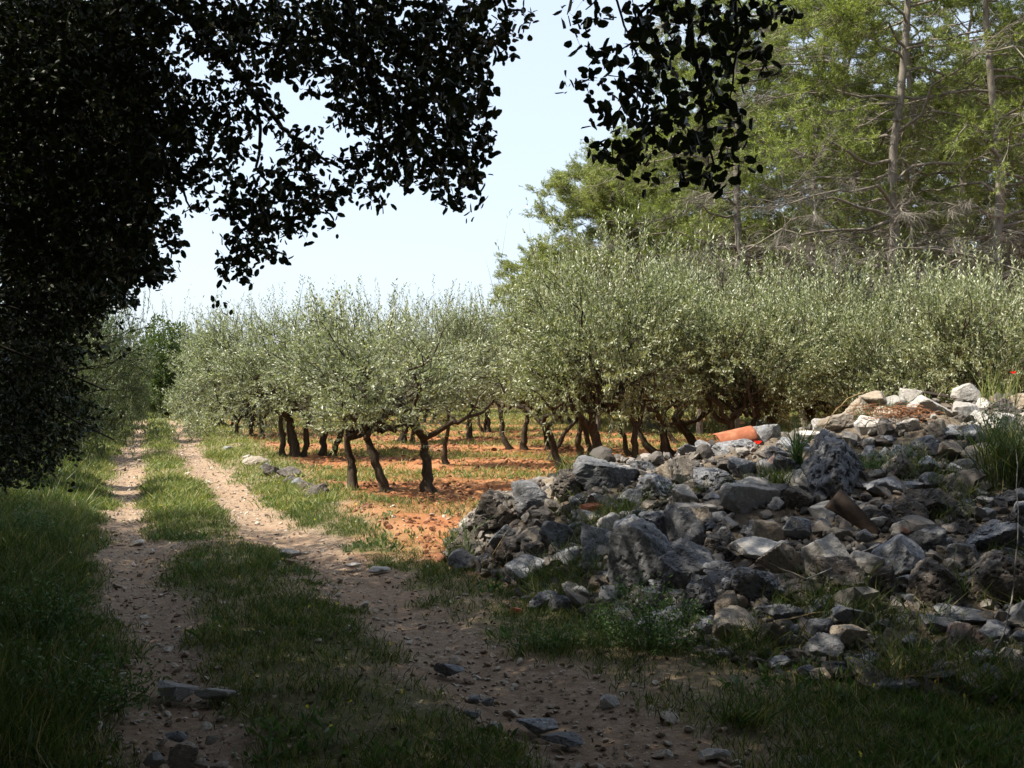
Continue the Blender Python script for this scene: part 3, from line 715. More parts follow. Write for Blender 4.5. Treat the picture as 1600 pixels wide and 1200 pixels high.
    limb2([P(1060, -40, 3.1), P(1000, 20, 3.1), P(985, 60, 3.1), P(1003, 100, 3.1), P(985, 190, 3.1)], .007, .002, 6, 5)
    limb2([P(960, -10, 3.1), P(975, 40, 3.1), P(985, 60, 3.1)], .004, .003, 5, 5)
    limb2([P(1060, -40, 3.1), P(960, -20, 3.1), P(915, 15, 3.1)], .006, .002, 6, 5)
    limb2([P(1080, -120, 3.1), P(1150, -20, 3.1), P(1150, 60, 3.1), P(1140, 170, 3.1)], .010, .002, 6, 5)
    limb2([P(1150, -20, 3.1), P(1215, 5, 3.1)], .005, .002, 6, 5)
    for k in range(12): limb2([top, top+np.array([rng.uniform(-6, 2), rng.uniform(-5, 5), rng.uniform(1.2, 2.6)])], .11, .02)
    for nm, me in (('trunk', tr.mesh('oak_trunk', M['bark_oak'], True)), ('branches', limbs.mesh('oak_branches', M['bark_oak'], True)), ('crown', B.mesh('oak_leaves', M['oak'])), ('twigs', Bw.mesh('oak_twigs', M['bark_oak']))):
        o = link(nm, me, ob); o.location = (-ob.location.x, -ob.location.y, -ob.location.z)
oaks()
rng = np.random.default_rng(79)

# ------------------------------------------------------------------ stones
def ico(sub):
    bm = bmesh.new(); bmesh.ops.create_icosphere(bm, subdivisions=sub, radius=1)
    bm.verts.ensure_lookup_table()
    V = np.array([v.co[:] for v in bm.verts]); Fc = np.array([[v.index for v in f.verts] for f in bm.faces]); bm.free()
    return unit(V), Fc
ICO = {k: ico(k) for k in (2, 3, 4, 5, 6)}
def stone_shape(sub, dims, rough=1.0, pit=0.0, cuts=8, seed=None, dr=(.34, .72)):
    g = np.random.default_rng(seed if seed is not None else rng.integers(1 << 30))
    d, Fc = ICO[sub]; r = np.ones(len(d)); ns = unit(g.normal(size=(cuts, 3))); ds = g.uniform(*dr, cuts)
    for n_, q in zip(ns, ds):
        dt = d@n_; r = np.where(dt > .05, np.minimum(r, q/np.maximum(dt, .05)), r)
    dm = np.array(dims, float); dm = dm/dm.mean(); off = g.uniform(0, 50, 3); p = d*r[:, None]*dm
    r = r*(1+rough*(.10*fbm(p*1.6+off, 2, 1)+.07*fbm(p*4.5+off, 4, 2)))
    if pit:
        a = fbm(p*3+off, 3, 5); r = r-pit*(.13*np.maximum(a, 0)+.10*sstep(.05, .4, fbm(p*7+off, 3, 6)))
    V = d*r[:, None]; V = V/np.array([np.ptp(V[:, i])/2 for i in range(3)])
    return V*np.array(dims)/2, Fc
mats = {'g': 'grey', 'p': 'pitted', 'w': 'pale', 't': 'tan', 'd': 'dark', 'r': 'red'}
COLN = {'g': 'grey', 'p': 'pitted grey', 'w': 'pale', 't': 'tan', 'd': 'dark', 'r': 'reddish'}
# px, py, w, h, tone, label
HS = [
 (1312, 735, 86, 122, 'p', 'tall leaning pitted grey boulder standing in the middle of the rock pile'),
 (823, 782, 52, 56, 'g', 'grey boulder on the left shoulder of the pile'),
 (856, 777, 32, 30, 't', 'pinkish stone wedged right of the left shoulder boulder'),
 (888, 758, 44, 56, 'd', 'dark rounded boulder leaning on the big flat-topped block'),
 (952, 744, 102, 60, 'g', 'big flat-topped grey block on the left crest of the pile'),
 (782, 808, 80, 64, 'd', 'wide dark boulder at the left tip of the pile'),
 (735, 850, 56, 50, 'd', 'low dark stone at the leftmost foot of the pile'),
 (790, 838, 44, 40, 'g', 'grey stone below the wide dark boulder at the left tip'),
 (825, 845, 40, 44, 't', 'brownish stone under the left shoulder boulder'),
 (871, 839, 54, 46, 'g', 'rounded grey stone on the left slope of the pile'),
 (936, 852, 54, 66, 'g', 'upright grey boulder left of the big triangular boulder'),
 (1000, 878, 96, 112, 'g', 'big triangular boulder with a lit left edge at the front of the pile'),
 (1032, 828, 66, 48, 'p', 'pitted stone on top of the big triangular boulder'),
 (1074, 836, 56, 66, 'g', 'pointed grey slab leaning right of the triangular boulder'),
 (1068, 884, 84, 80, 'g', 'smooth broad grey boulder right of the triangular boulder'),
 (1112, 850, 34, 34, 'd', 'dark wedge of stone above the smooth broad boulder'),
 (824, 893, 84, 42, 'g', 'long low grey stone at the left foot of the pile'),
 (800, 866, 50, 42, 'd', 'dark stone just above the long low grey stone at the left foot'),
 (843, 862, 36, 32, 'd', None), (866, 865, 26, 30, 't', None), (892, 872, 36, 32, 'g', None),
 (1050, 740, 58, 42, 't', 'mossy ochre stone on the crest, right of the flat-topped block'),
 (1115, 747, 66, 42, 'p', 'broad pitted stone just below the pile crest'),
 (1138, 704, 52, 30, 'g', 'grey flat stone on the crest left of the poppy'),
 (1080, 706, 34, 24, 'g', None), (1104, 703, 28, 22, 'g', None), (1088, 727, 30, 22, 'd', None), (1136, 731, 38, 28, 'd', None),
 (1168, 786, 92, 50, 'w', 'big pale tan angular block in the middle of the pile'),
 (1184, 760, 58, 32, 'w', 'pale flat stone resting behind the big pale tan block'),
 (986, 780, 40, 28, 'g', None), (924, 809, 34, 24, 'w', 'small white slab on the left slope of the pile'),
 (1255, 757, 38, 42, 'w', 'smooth pale egg-shaped stone left of the leaning boulder'),
 (1200, 682, 42, 34, 'g', 'grey stone on the crest right behind the poppy'),
 (1168, 702, 44, 24, 'p', None), (1214, 712, 52, 34, 'p', 'pitted stone under the crest stone beside the poppy'),
 (1158, 735, 48, 38, 'g', None), (1230, 694, 34, 26, 'g', None), (1246, 704, 30, 26, 'p', None),
 (1286, 800, 40, 30, 'w', 'small white angular stone at the foot of the leaning boulder'),
 (1246, 828, 48, 46, 'g', 'grey wedge-shaped stone in front of the leaning boulder'),
 (1308, 838, 40, 30, 't', 'ochre rounded stone above the white-topped boulder'),
 (1294, 876, 76, 68, 'w', 'large boulder with a bright white top in the lower middle of the pile'),
 (1350, 880, 54, 40, 'w', 'pale stone touching the white-topped boulder on its right'),
 (1407, 876, 78, 70, 'g', 'large grey peaked boulder right of the white-topped one'),
 (1474, 920, 90, 84, 'd', 'large dark squarish boulder in the lower right of the pile'),
 (1560, 912, 100, 92, 'd', 'largest dark boulder at the right edge of the pile'),
 (1556, 842, 90, 66, 'p', 'pitted white and grey boulder near the right edge'),
 (1512, 868, 50, 46, 'g', 'grey stone between the pitted boulder and the dark ones at right'),
 (1190, 866, 84, 44, 'w', 'long pale stone with an ochre hollow'),
 (1222, 880, 66, 66, 't', 'pitted ochre and grey boulder below the long pale stone'),
 (1190, 926, 72, 62, 'p', 'white-spotted pitted boulder low in the pile'),
 (1250, 918, 70, 40, 'd', 'flat dark stone right of the white-spotted boulder'),
 (1318, 912, 68, 66, 'd', 'dark pitted boulder under the white-topped one'),
 (1382, 922, 58, 62, 'd', 'dark rough boulder behind the small green weed'),
 (1200, 832, 50, 36, 't', None), (1388, 762, 60, 30, 'g', None), (1414, 808, 54, 42, 'd', None), (1450, 798, 80, 50, 'd', 'wide dark brown boulder right of the rusty sheet'),
 (1406, 828, 40, 26, 'w', 'pale stone wedge at the tip of the rusty sheet'),
 (1366, 670, 50, 40, 'w', 'rounded pale boulder at the edge of the sunlit stones'),
 (1308, 664, 54, 38, 't', 'orange-tan stone at the left end of the sunlit stones'),
 (1458, 641, 58, 40, 'w', 'bright white blocky stone in the sunlit top of the pile'),
 (1504, 646, 44, 36, 'w', 'cream stone right of the bright white sunlit block'),
 (1516, 614, 50, 30, 'w', 'tilted cream stone topping the crest at the right'),
 (1400, 630, 42, 24, 'w', None), (1368, 622, 42, 26, 't', None), (1422, 668, 34, 26, 'w', None), (1498, 678, 48, 28, 'g', None), (1526, 688, 36, 44, 'g', None),
 (1568, 640, 46, 34, 'd', None), (1278, 662, 22, 20, 'w', None), (1356, 694, 22, 20, 'w', None), (1490, 708, 42, 32, 't', None), (1534, 714, 48, 42, 't', None),
 (1600, 634, 40, 30, 't', None), (1430, 622, 36, 28, 'w', None), (1340, 640, 44, 30, 't', None), (1388, 648, 40, 26, 't', None), (1440, 700, 44, 30, 'p', None),
 (1156, 990, 70, 66, 't', 'mossy tan boulder at the front foot of the pile'),
 (1206, 1000, 46, 48, 't', 'rough stone leaning on the mossy tan boulder'),
 (1200, 958, 50, 32, 'p', None), (1332, 1000, 56, 44, 't', 'tan block near the front foot of the pile'),
 (1346, 966, 62, 36, 'g', None), (1506, 1004, 78, 64, 'r', 'pinkish pitted boulder at the lower right of the pile'),
 (1512, 960, 76, 24, 'g', 'thin grey slab under the two largest dark boulders'),
 (1468, 978, 64, 36, 'g', None), (1582, 1028, 56, 40, 'w', 'pale stone at the lower right edge'), (1590, 1062, 44, 38, 'r', 'brick-red stone at the lower right edge'),
 (1438, 1044, 66, 30, 'd', None), (1478, 1056, 54, 36, 'd', None), (1402, 1072, 66, 26, 'g', None),
 (1088, 944, 58, 72, 'p', 'tall pitted stone at the front foot, below the smooth broad boulder'),
 (1134, 948, 46, 44, 't', None), (1160, 946, 26, 34, 't', None),
 # loose stones on the ground
 (948, 1097, 30, 20, 'w', 'small pale stone lying in the grass before the pile'),
 (850, 1134, 60, 20, 'g', 'flat grey stone half buried in the right rut'),
 (880, 1154, 60, 16, 'g', None), (772, 1136, 18, 14, 'w', None), (1118, 1178, 46, 20, 'w', 'pale flat stone at the bottom of the picture'),
 (1260, 1188, 26, 16, 'w', None), (700, 1046, 46, 18, 'g', 'low grey stone in the middle of the right rut'),
 (268, 1080, 66, 22, 'w', 'pinkish long stone lying across the left rut'), (322, 1084, 58, 18, 'w', 'grey stone end to end with the pinkish long one'),
 (272, 1150, 34, 18, 'g', 'small stone in the bottom left rut'), (284, 1184, 46, 34, 't', 'ochre rounded stone at the bottom left'), (243, 1190, 34, 20, 'w', None), (316, 1194, 28, 14, 't', None), (342, 1196, 26, 12, 't', None),
 (330, 1156, 20, 14, 'w', None), (450, 865, 34, 14, 'w', 'white stone in the right rut near the shadow edge'), (552, 884, 26, 8, 'w', None), (590, 890, 32, 9, 'w', None), (420, 884, 24, 10, 'g', None),
 (742, 1094, 18, 12, 'g', None), (762, 1098, 18, 14, 'g', None), (740, 1118, 24, 12, 'g', None),
 # remains of a low wall between track and orchard
 (402, 724, 44, 18, 't', 'pale flat stone heading the low row beside the track'),
 (424, 738, 26, 32, 'd', 'dark upright stone in the low row beside the track'),
 (446, 744, 34, 24, 'd', 'brown block in the low row beside the track'),
 (497, 774, 44, 32, 'd', 'brown pitted stone, last of the low row beside the track'),
 (474, 764, 30, 20, 'd', None), (460, 756, 18, 10, 'g', None), (438, 785, 9, 8, 'w', None),
 (355, 702, 16, 12, 'g', None), (412, 732, 18, 16, 'g', None), (434, 746, 20, 16, 't', None), (454, 752, 22, 18, 'd', None), (466, 758, 24, 18, 'g', None), (484, 770, 24, 20, 't', None), (510, 786, 20, 14, 'g', None), (388, 716, 22, 12, 'w', None),
]
placed = []; used_lab = set(); stones = []
def put_stone(px, py, w, h, tone, label, D=None, name='stone', sub=None):
    pile_stone = px > 700 and py < 1095
    if pile_stone: q = zray(px, py+h*.22)
    else:
        Dg = EYE*F/(py+h*.3-600); q = np.array([X(px, Dg), Dg, 0]); q[2] = float(ground(q[0], q[1], False)[0])
    D = q[1]; sx = w/F*D; sz = h/F*D; sy = (sx+sz)/2*rng.uniform(.8, 1.15) if pile_stone else sx*rng.uniform(.6, .9)
    if not pile_stone: sz *= 1.0
    zc = EYE+(600-py)/F*D
    if w*h > 6500: sub_ = 6
    elif w*h > 2200: sub_ = 5
    elif w*h > 700: sub_ = 4
    else: sub_ = 3
    V, Fc = stone_shape(sub_, (sx*1.1, sy*1.05, sz*1.1), 1.0, {'p': 1.0, 'd': .7, 'g': .35, 't': .4, 'w': .1, 'r': .3}[tone], cuts=int(rng.integers(9, 16)) if sub_ < 6 else 9, dr=(.34, .72) if sub_ < 6 else (.52, .8))
    me = mesh_np('stone', V, [Fc], M[mats[tone]], False)
    o = link('boulder' if min(w, h) > 52 else 'stone', me, None, (q[0], q[1]+sy*.12, zc))
    stones.append([o, px, py, w, h, tone, label]); placed.append((px, py, max(w, h)/2))
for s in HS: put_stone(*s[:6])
# further stones over the pile
def fill():
    n = 0; tries = 0
    target = 300-len(stones)
    while n < target and tries < 60000:
        tries += 1
        u = rng.uniform(722, 1610); t = rng.uniform(.02, 1.02)
        f = np.interp(u, PU, PFD); r_ = np.interp(u, PU, PRD); D = f+(r_-f)*t; x = X(u, D); z = float(ground(x, D, False)[0])
        py = 600-(z-EYE)/D*F; big = 1-tries/60000
        w = rng.uniform(24, 32+26*big)*rng.choice([.8, 1, 1.25]); h = w*rng.uniform(.55, .95)
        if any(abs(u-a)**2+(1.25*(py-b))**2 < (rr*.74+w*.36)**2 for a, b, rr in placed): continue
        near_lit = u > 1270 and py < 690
        tone = rng.choice(list('gpwtdr'), p=[.42, .22, .10, .07, .18, .01] if not near_lit else [.12, .08, .42, .36, .01, .01])  # mostly pale and tan in the lit area, sunlight put into the tone
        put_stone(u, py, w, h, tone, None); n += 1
fill()
# labels
def autolabel():
    LM = [(a[1], a[2], t) for a, t in ((s, s[6]) for s in stones) if t]
    short = [(1312, 735, 'the tall leaning boulder'), (952, 744, 'the big flat-topped block'), (1000, 878, 'the big triangular boulder'), (1068, 884, 'the smooth broad boulder'),
             (1294, 876, 'the white-topped boulder'), (1407, 876, 'the grey peaked boulder'), (1474, 920, 'the dark squarish boulder'), (1560, 912, 'the largest dark boulder'),
             (1168, 786, 'the pale tan block'), (1156, 990, 'the mossy tan boulder'), (1458, 641, 'the white sunlit block'), (1506, 1004, 'the pinkish pitted boulder'),
             (823, 782, 'the left shoulder boulder'), (824, 893, 'the long low left-foot stone'), (1556, 842, 'the pitted edge boulder'), (1190, 926, 'the white-spotted boulder'),
             (1450, 798, 'the wide brown boulder'), (1366, 670, 'the rounded pale boulder'), (1115, 747, 'the broad crest stone'), (735, 850, 'the leftmost dark stone'),
             (1516, 614, 'the tilted crest stone'), (268, 1074, 'the pinkish rut stone'), (850, 1134, 'the flat rut stone'), (450, 865, 'the white rut stone'), (422, 738, 'the low track-side row'),
             (948, 1097, 'the pale stone in the grass'), (1118, 1178, 'the bottom pale flat stone'), (700, 1046, 'the low mid-rut stone'), (936, 852, 'the upright grey boulder'), (284, 1184, 'the ochre bottom-left stone')]
    buckets = {}
    for s in stones:
        o, px, py, w, h, tone, lab = s
        cat = 'boulder' if min(w, h) > 52 else 'stone'; grp = 'stones of the rock pile' if (px > 700 and py < 1095) else 'loose stones beside and on the track'
        if lab: tag(o, lab, cat, grp); continue
        dd = [math.hypot(px-a, py-b) for a, b, _ in short]; i = int(np.argmin(dd)); a, b, nm = short[i]
        dx, dy = px-a, py-b
        rel = ('right of' if dx > 0 else 'left of') if abs(dx) > abs(dy) else ('below' if dy > 0 else 'above')
        size = 'small' if max(w, h) < 30 else 'middling'; shape = 'flat' if h < .66*w else 'blocky'
        buckets.setdefault('%s %s %s stone %s %s' % (size, COLN[tone], shape, rel, nm), []).append((math.hypot(dx, dy), s, grp))
    for base, L in buckets.items():
        L.sort(key=lambda q: q[0])
        for k, (_, s, grp) in enumerate(L):
            l = base if len(L) == 1 else base+[', nearest to it', ', second nearest', ', third nearest', ', fourth nearest', ', farthest from it'][min(k, 4)]
            if len(l.split()) > 16: l = l.replace('the ', '')
            tag(s[0], l, 'stone', grp)
autolabel()

# rubble, gravel: too many to count
def rubble(name, P3, size, sub, mat, label, cat, flat=.65):
    base, Fc = ICO[sub]; shapes = []
    for k in range(14):
        V, _ = stone_shape(sub, (1, rng.uniform(.6, 1), flat*rng.uniform(.7, 1.2)), 1, 0, cuts=7); shapes.append(V)
    sh = np.array(shapes); n = len(P3); k = rng.integers(0, 14, n); a = rng.uniform(0, 6.28, n); tl = rng.normal(size=(n, 2))*.25
    V = sh[k]*size[:, None, None]; c, s = np.cos(a)[:, None], np.sin(a)[:, None]
    x = V[..., 0]*c-V[..., 1]*s; y = V[..., 0]*s+V[..., 1]*c; z = V[..., 2]+x*tl[:, :1]+y*tl[:, 1:]
    V = np.stack([x, y, z], -1)+P3[:, None]; m = len(base)
    Fa = Fc[None]+(np.arange(n)*m)[:, None, None]
    o = link(name, mesh_np(name, V.reshape(-1, 3), [Fa.reshape(-1, 3)], mat)); tag(o, label, cat, kind='stuff')
def rub_mat(name, stops):
    m, t, out = newmat(name); g = t.nodes.new('ShaderNodeNewGeometry'); co = objco(t)
    c = ramp(t, g.outputs['Random Per Island'], stops)
    c = mix(t, ramp(t, noise(t, 60, 5, .7, co), [(.35, (.0,)*3), (.7, (.6,)*3)]), c, (.09, .08, .07))
    p = N(t, 'ShaderNodeBsdfPrincipled'); p.inputs['Roughness'].default_value = .9; p.inputs['Specular IOR Level'].default_value = .2
    t.links.new(c, p.inputs['Base Color']); bn = t.nodes.new('ShaderNodeBump'); bn.inputs['Strength'].default_value = .6; bn.inputs['Distance'].default_value = .01
    t.links.new(noise(t, 80, 5, .7, co), bn.inputs['Height']); t.links.new(bn.outputs[0], p.inputs['Normal']); t.links.new(p.outputs[0], out.inputs[0]); return m
RM = rub_mat('rubble', [(0, (.05, .044, .04)), (.4, (.12, .112, .105)), (.7, (.18, .16, .14)), (.88, (.24, .22, .20)), (.98, (.38, .36, .32)), (1, (.25, .12, .08))])
GM = rub_mat('gravel', [(0, (.30, .21, .15)), (.5, (.42, .34, .26)), (1, (.60, .54, .46))])
n = 9500; u = rng.uniform(700, 2450, n); t_ = rng.uniform(.0, 1.25, n); f_ = np.interp(u, PU, PFD); r_ = np.interp(u, PU, PRD); D = f_+(r_-f_)*t_; x = (u-800)/F*D
z = ground(x, D); sz = np.exp(rng.normal(-2.8, .5, n))*np.where(u > 1640, rng.uniform(1, 3.2, n), 1); rubble('rubble', np.stack([x, D, z+sz*.12], 1), sz, 3 if False else 2, RM, 'small broken limestone rubble filling the gaps of the pile', 'rubble')
n = 15000; y = 4+rng.uniform(0, 1, n)**1.6*34; x = np.where(rng.random(n) < .5, rrut(y)+rng.normal(size=n)*.38, lrut(y)+rng.normal(size=n)*.3)
m2 = rng.random(n) < .45; x = np.where(m2, rrut(y)+rng.uniform(.3, 14, n), x); ok = (pile(x, y) < .05)*(rng.random(n) > grassiness(x, y)*.8); x, y = x[ok], y[ok]
sz = np.exp(rng.normal(-3.9, .5, len(x))); rubble('gravel', np.stack([x, y, ground(x, y)+sz*.15], 1), sz, 2, GM, 'loose pale gravel on the ruts and the ploughed red soil', 'gravel', .55)

CM = rub_mat('clods', [(0, (.13, .045, .018)), (.6, (.27, .10, .04)), (1, (.42, .22, .11))])
n = 24000; y = 8.5+rng.uniform(0, 1, n)**1.5*24; x = rrut(y)+rng.uniform(1.0, 16, n); ok = (pile(x, y) < .05)*(redness(x, y) > .5)*(n2(x, y, 1.2, 2, 33) > -.15)*(rng.random(n) > grassiness(x, y)); x, y = x[ok], y[ok]
sz = np.exp(rng.normal(-3.2, .45, len(x))); rubble('soil_clods', np.stack([x, y, ground(x, y)+sz*.1], 1), sz, 2, CM, 'crumbly clods of ploughed red earth', 'clods', .6)

# ------------------------------------------------------------------ grass and weeds
def scatter(n, xr, yr, dens, ypow=1.0):
    y = yr[0]+(yr[1]-yr[0])*rng.uniform(0, 1, n)**ypow; hw = y*.56+1.2
    x = rng.uniform(-1, 1, n)*hw; x = x[(ok := (x > xr[0])*(x < xr[1]))]; y = y[ok]
    k = rng.random(len(x)) < dens(x, y); return x[k], y[k]
def blades(x, y, h, w, lean=.35, z0=-.01):
    n = len(x); z = ground(x, y)+z0; p = np.stack([x, y, z], 1)
    d = unit(rng.normal(size=(n, 3))*lean*np.array([1, 1, .3])+np.array([0, 0, 1]))
    bend = rng.normal(size=(n, 3))*h[:, None]*.25; bend[:, 2] = -np.abs(bend[:, 2])*.4
    return kites(p, d, h, w, mid=.4, bend=bend)
def clump(x, y, k, s):
    x = np.repeat(x, k); y = np.repeat(y, k); return x+rng.normal(size=len(x))*s, y+rng.normal(size=len(x))*s
# near & middle green grass
x, y = scatter(96000, (-99, 99), (3.9, 16), lambda x, y: grassiness(x, y)*np.where((y > 8.5)*(x-rrut(y) > 1.0), .3, 1)*np.clip(.75+n2(x, y, 1.7, 2, 91), .1, 1), .9)
x, y = clump(x, y, 6, .035); l = lrut(y); hl = np.where(x < l-.5, .17, np.where(x < rrut(y), .085, .08))*(1+n2(x, y, .9, 2, 92)*.6)
h = hl*rng.uniform(.4, 1.4, len(x)); V, Fc = blades(x, y, h, .0045+.0003*y)
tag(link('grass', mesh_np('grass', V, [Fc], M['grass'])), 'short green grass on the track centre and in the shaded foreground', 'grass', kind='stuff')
# tall verge grass on the left
x, y = scatter(30000, (-99, 99), (4, 34), lambda x, y: sstep(.45, 1.0, lrut(y)-x)*np.clip(.6+n2(x, y, .8, 2, 93), .1, 1), 1.2)
x, y = clump(x, y, 6, .06); h = rng.uniform(.14, .42, len(x)); V, Fc = blades(x, y, h, .005+.0004*y, .3)
tag(link('verge_grass', mesh_np('verge_grass', V, [Fc], M['grass'])), 'taller green grass on the bank left of the track', 'grass', kind='stuff')
# weeds rooted between the stones
u = rng.uniform(700, 1640, 16000); t_ = rng.uniform(0, 1.05, 16000); f_ = np.interp(u, PU, PFD); r_ = np.interp(u, PU, PRD); y = f_+(r_-f_)*t_; x = (u-800)/F*y
k = rng.random(16000) < np.clip(n2(x, y, 1.6, 2, 97)*1.6+np.where(u > 1340, .18, 0)*(t_ > .5)*(t_ < .85)-.22+.22*(t_ < .10), 0, 1); x, y = clump(x[k], y[k], 4, .03)
V, Fc = blades(x, y, rng.uniform(.08, .24, len(x)), .006, .5, .03); tag(link('pile_grass', mesh_np('pile_grass', V, [Fc], M['grass'])), 'wispy grass growing between the stones of the pile', 'grass', kind='stuff')
# far meadow
x, y = scatter(100000, (-99, 99), (13, 60), lambda x, y: grassiness(x, y), 1.3)
x, y = clump(x, y, 4, .06); h = rng.uniform(.05, .15, len(x))*(1+.01*y); V, Fc = blades(x, y, h, .006+.0005*y, .5)
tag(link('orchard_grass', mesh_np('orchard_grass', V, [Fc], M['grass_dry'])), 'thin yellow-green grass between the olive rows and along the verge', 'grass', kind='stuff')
# low broad weeds
x, y = scatter(34000, (-99, 99), (3.9, 20), lambda x, y: grassiness(x, y)*np.clip(n2(x, y, 1.5, 2, 95)*2, 0, 1), 1)
x, y = clump(x, y, 7, .03); z = ground(x, y); d = unit(rng.normal(size=(len(x), 3))+np.array([0, 0, .7])); 
V, Fc = kites(np.stack([x, y, z], 1), d, rng.uniform(.03, .10, len(x)), .02, mid=.6)
tag(link('low_weeds', mesh_np('low_weeds', V, [Fc], M['weed'])), 'low broad-leaved weeds among the grass', 'weeds', kind='stuff')
# dry leaves under the oaks
x, y = scatter(4500, (-99, 99), (3.9, 9.5), lambda x, y: .55+0*x, 1); z = ground(x, y)+.006; d = rdir(len(x)); d[:, 2] *= .25; d = unit(d)
V, Fc = leaves(np.stack([x, y, z], 1), d, rng.uniform(.02, .045, len(x)), .02)
tag(link('leaf_litter', mesh_np('leaf_litter', V, [Fc], M['litter'])), 'dry fallen oak leaves strewn on the shaded foreground', 'leaf litter', kind='stuff')
# tiny flowers
def flowers(n, yr, dens, mat, nm, lab, hgt):
    x, y = scatter(n, (-99, 99), yr, dens, 1.2); z = ground(x, y)+rng.uniform(.6, 1.2, len(x))*hgt; p = np.repeat(np.stack([x, y, z], 1), 4, 0)
    d = unit(rng.normal(size=(len(p), 3))+np.array([0, 0, .3])); V, Fc = kites(p, d, .014, .012, mid=.5)
    tag(link(nm, mesh_np(nm, V, [Fc], M[mat])), lab, 'flowers', kind='stuff')
flowers(420, (4, 22), lambda x, y: grassiness(x, y)*.5, 'petal_yellow', 'yellow_flowers', 'tiny yellow flowers dotted through the grass', .10)
flowers(500, (6, 22), lambda x, y: grassiness(x, y)*.5, 'petal_white', 'white_flowers', 'tiny white flowers dotted through the grass', .10)

# ------------------------------------------------------------------ plants one can point to
def tuft(px, py, n, h, w, mat, name, label, cat, spread=.12, lean=.45, q=None):
    q = zray(px, py) if q is None else q
    r = rng.uniform(0, 1, n)**.5*spread; th = rng.uniform(0, 6.28, n); p = np.stack([np.cos(th)*r, np.sin(th)*r*.7, np.zeros(n)-.03], 1)
    d = unit(rng.normal(size=(n, 3))*lean*np.array([1, 1, .2])+np.array([0, 0, 1])); hh = h*rng.uniform(.45, 1.1, n)
    bend = np.stack([rng.normal(size=n)*hh*.25, rng.normal(size=n)*hh*.2, -np.abs(rng.normal(size=n))*hh*.12], 1)
    V, Fc = kites(p, d, hh, w, mid=.4, bend=bend); o = link(name, mesh_np(name, V, [Fc], M[mat]), None, q+np.array([0, -.02, .02])); tag(o, label, cat); return o
def bush(px, py, n, rx, rz, L, mat, label, q=None, name='weed_bush'):
    q = zray(px, py) if q is None else q; r = empty(name, q); tag(r, label, 'bush')
    st = MB(); tips = []
    for k in range(26):
        e = rdir(1)[0]*[rx, rx*.7, rz]; e[2] = abs(e[2])+rz*.15; c = curve([0, 0, -.02], e, 6, .12); st.tube(c, np.linspace(.004, .0015, 6), 4); tips.append(c[2:])
    tp = np.vstack(tips); i = rng.integers(0, len(tp), n); p = tp[i]+rng.normal(size=(n, 3))*.035
    V, Fc = kites(p, unit(rng.normal(size=(n, 3))+[0, 0, .5]), rng.uniform(.6, 1.2, n)*L, L*.38, mid=.55)
    link('leaves', mesh_np('bush_leaves', V, [Fc], M[mat]), r); link('stems', st.mesh('bush_stems', M['weed']), r)
tuft(1228, 762, 260, .24, .008, 'grass', 'grass_tuft', 'dense green grass tuft on the pile left of the leaning boulder', 'grass tuft', .13)
tuft(1245, 745, 60, .62, .012, 'weed', 'weed_spike', 'tall narrow green weed spike rising left of the leaning boulder', 'weed', .03, .07)
tuft(1575, 760, 420, .75, .008, 'grass', 'tall_grass', 'clump of tall green grass over the stones at the right edge', 'grass tuft', .22, .25)
tuft(1560, 640, 60, .55, .007, 'grass_dry', 'tall_grass', 'sparse tall grass stems with a poppy on the crest at the right', 'grass tuft', .18, .15)
tuft(1345, 915, 70, .12, .03, 'weed', 'small_weed', 'small bright green weed between dark boulders low in the pile', 'weed', .03, .6)
tuft(1385, 730, 260, .16, .010, 'weed', 'pile_weeds', 'patch of reddish-green weeds right of the leaning boulder', 'weed', .3, .8)
tuft(975, 810, 150, .14, .008, 'grass', 'grass_tuft', 'green tuft on the left slope above the upright boulder', 'grass tuft', .09)
tuft(728, 880, 200, .30, .007, 'grass', 'grass_tuft', 'tall grass tuft at the leftmost foot of the pile', 'grass tuft', .16, .25)
tuft(730, 880, 5, 1.0, .012, 'weed', 'thin_stalk', 'single tall thin stalk rising at the left tip of the pile', 'stalk', .02, .04)
tuft(762, 900, 6, .7, .007, 'straw', 'dry_stalks', 'thin dry straw stalks left of the long low stone', 'stalk', .05, .06)
tuft(850, 905, 130, .14, .008, 'grass', 'grass_tuft', 'green tuft in front of the long low left-foot stone', 'grass tuft', .12)
tuft(1030, 905, 60, .16, .006, 'straw', 'dry_tuft', 'dry grass wisp at the base of the big triangular boulder', 'grass tuft', .07)
tuft(1560, 1090, 300, .3, .006, 'grass', 'grass_tuft', 'yellow-green tuft at the lower right corner', 'grass tuft', .25)
tuft(1160, 1130, 200, .2, .007, 'grass', 'grass_tuft', 'bright green tuft in the grass before the mossy tan boulder', 'grass tuft', .12)
tuft(1450, 1060, 160, .22, .005, 'straw', 'dry_tuft', 'dry wispy grass at the lower right foot of the pile', 'grass tuft', .25, .7)
bush(1010, 1015, 2600, .34, .36, .03, 'weed', 'dark leafy low bush before the big triangular boulder')
bush(860, 1010, 900, .28, .12, .025, 'weed', 'low leafy plant mat at the left front of the pile')
bush(1560, 700, 1100, .3, .3, .03, 'weed', 'leafy weeds under the tall grass at the right edge')
def gp(px, py): Dg = EYE*F/(py-600); x = X(px, Dg); return np.array([x, Dg, float(ground(x, Dg, False)[0])])
for px, py, n, lab in ((60, 1010, 1500, 'dark leafy weed clump at the left edge of the foreground'), (120, 1120, 1300, 'dark leafy weed clump at the bottom left corner'), (40, 860, 1700, 'leafy weed clump under the hanging oak leaves at left')):
    bush(px, py, n, .4, .35, .035, 'weed', lab, gp(px, py))
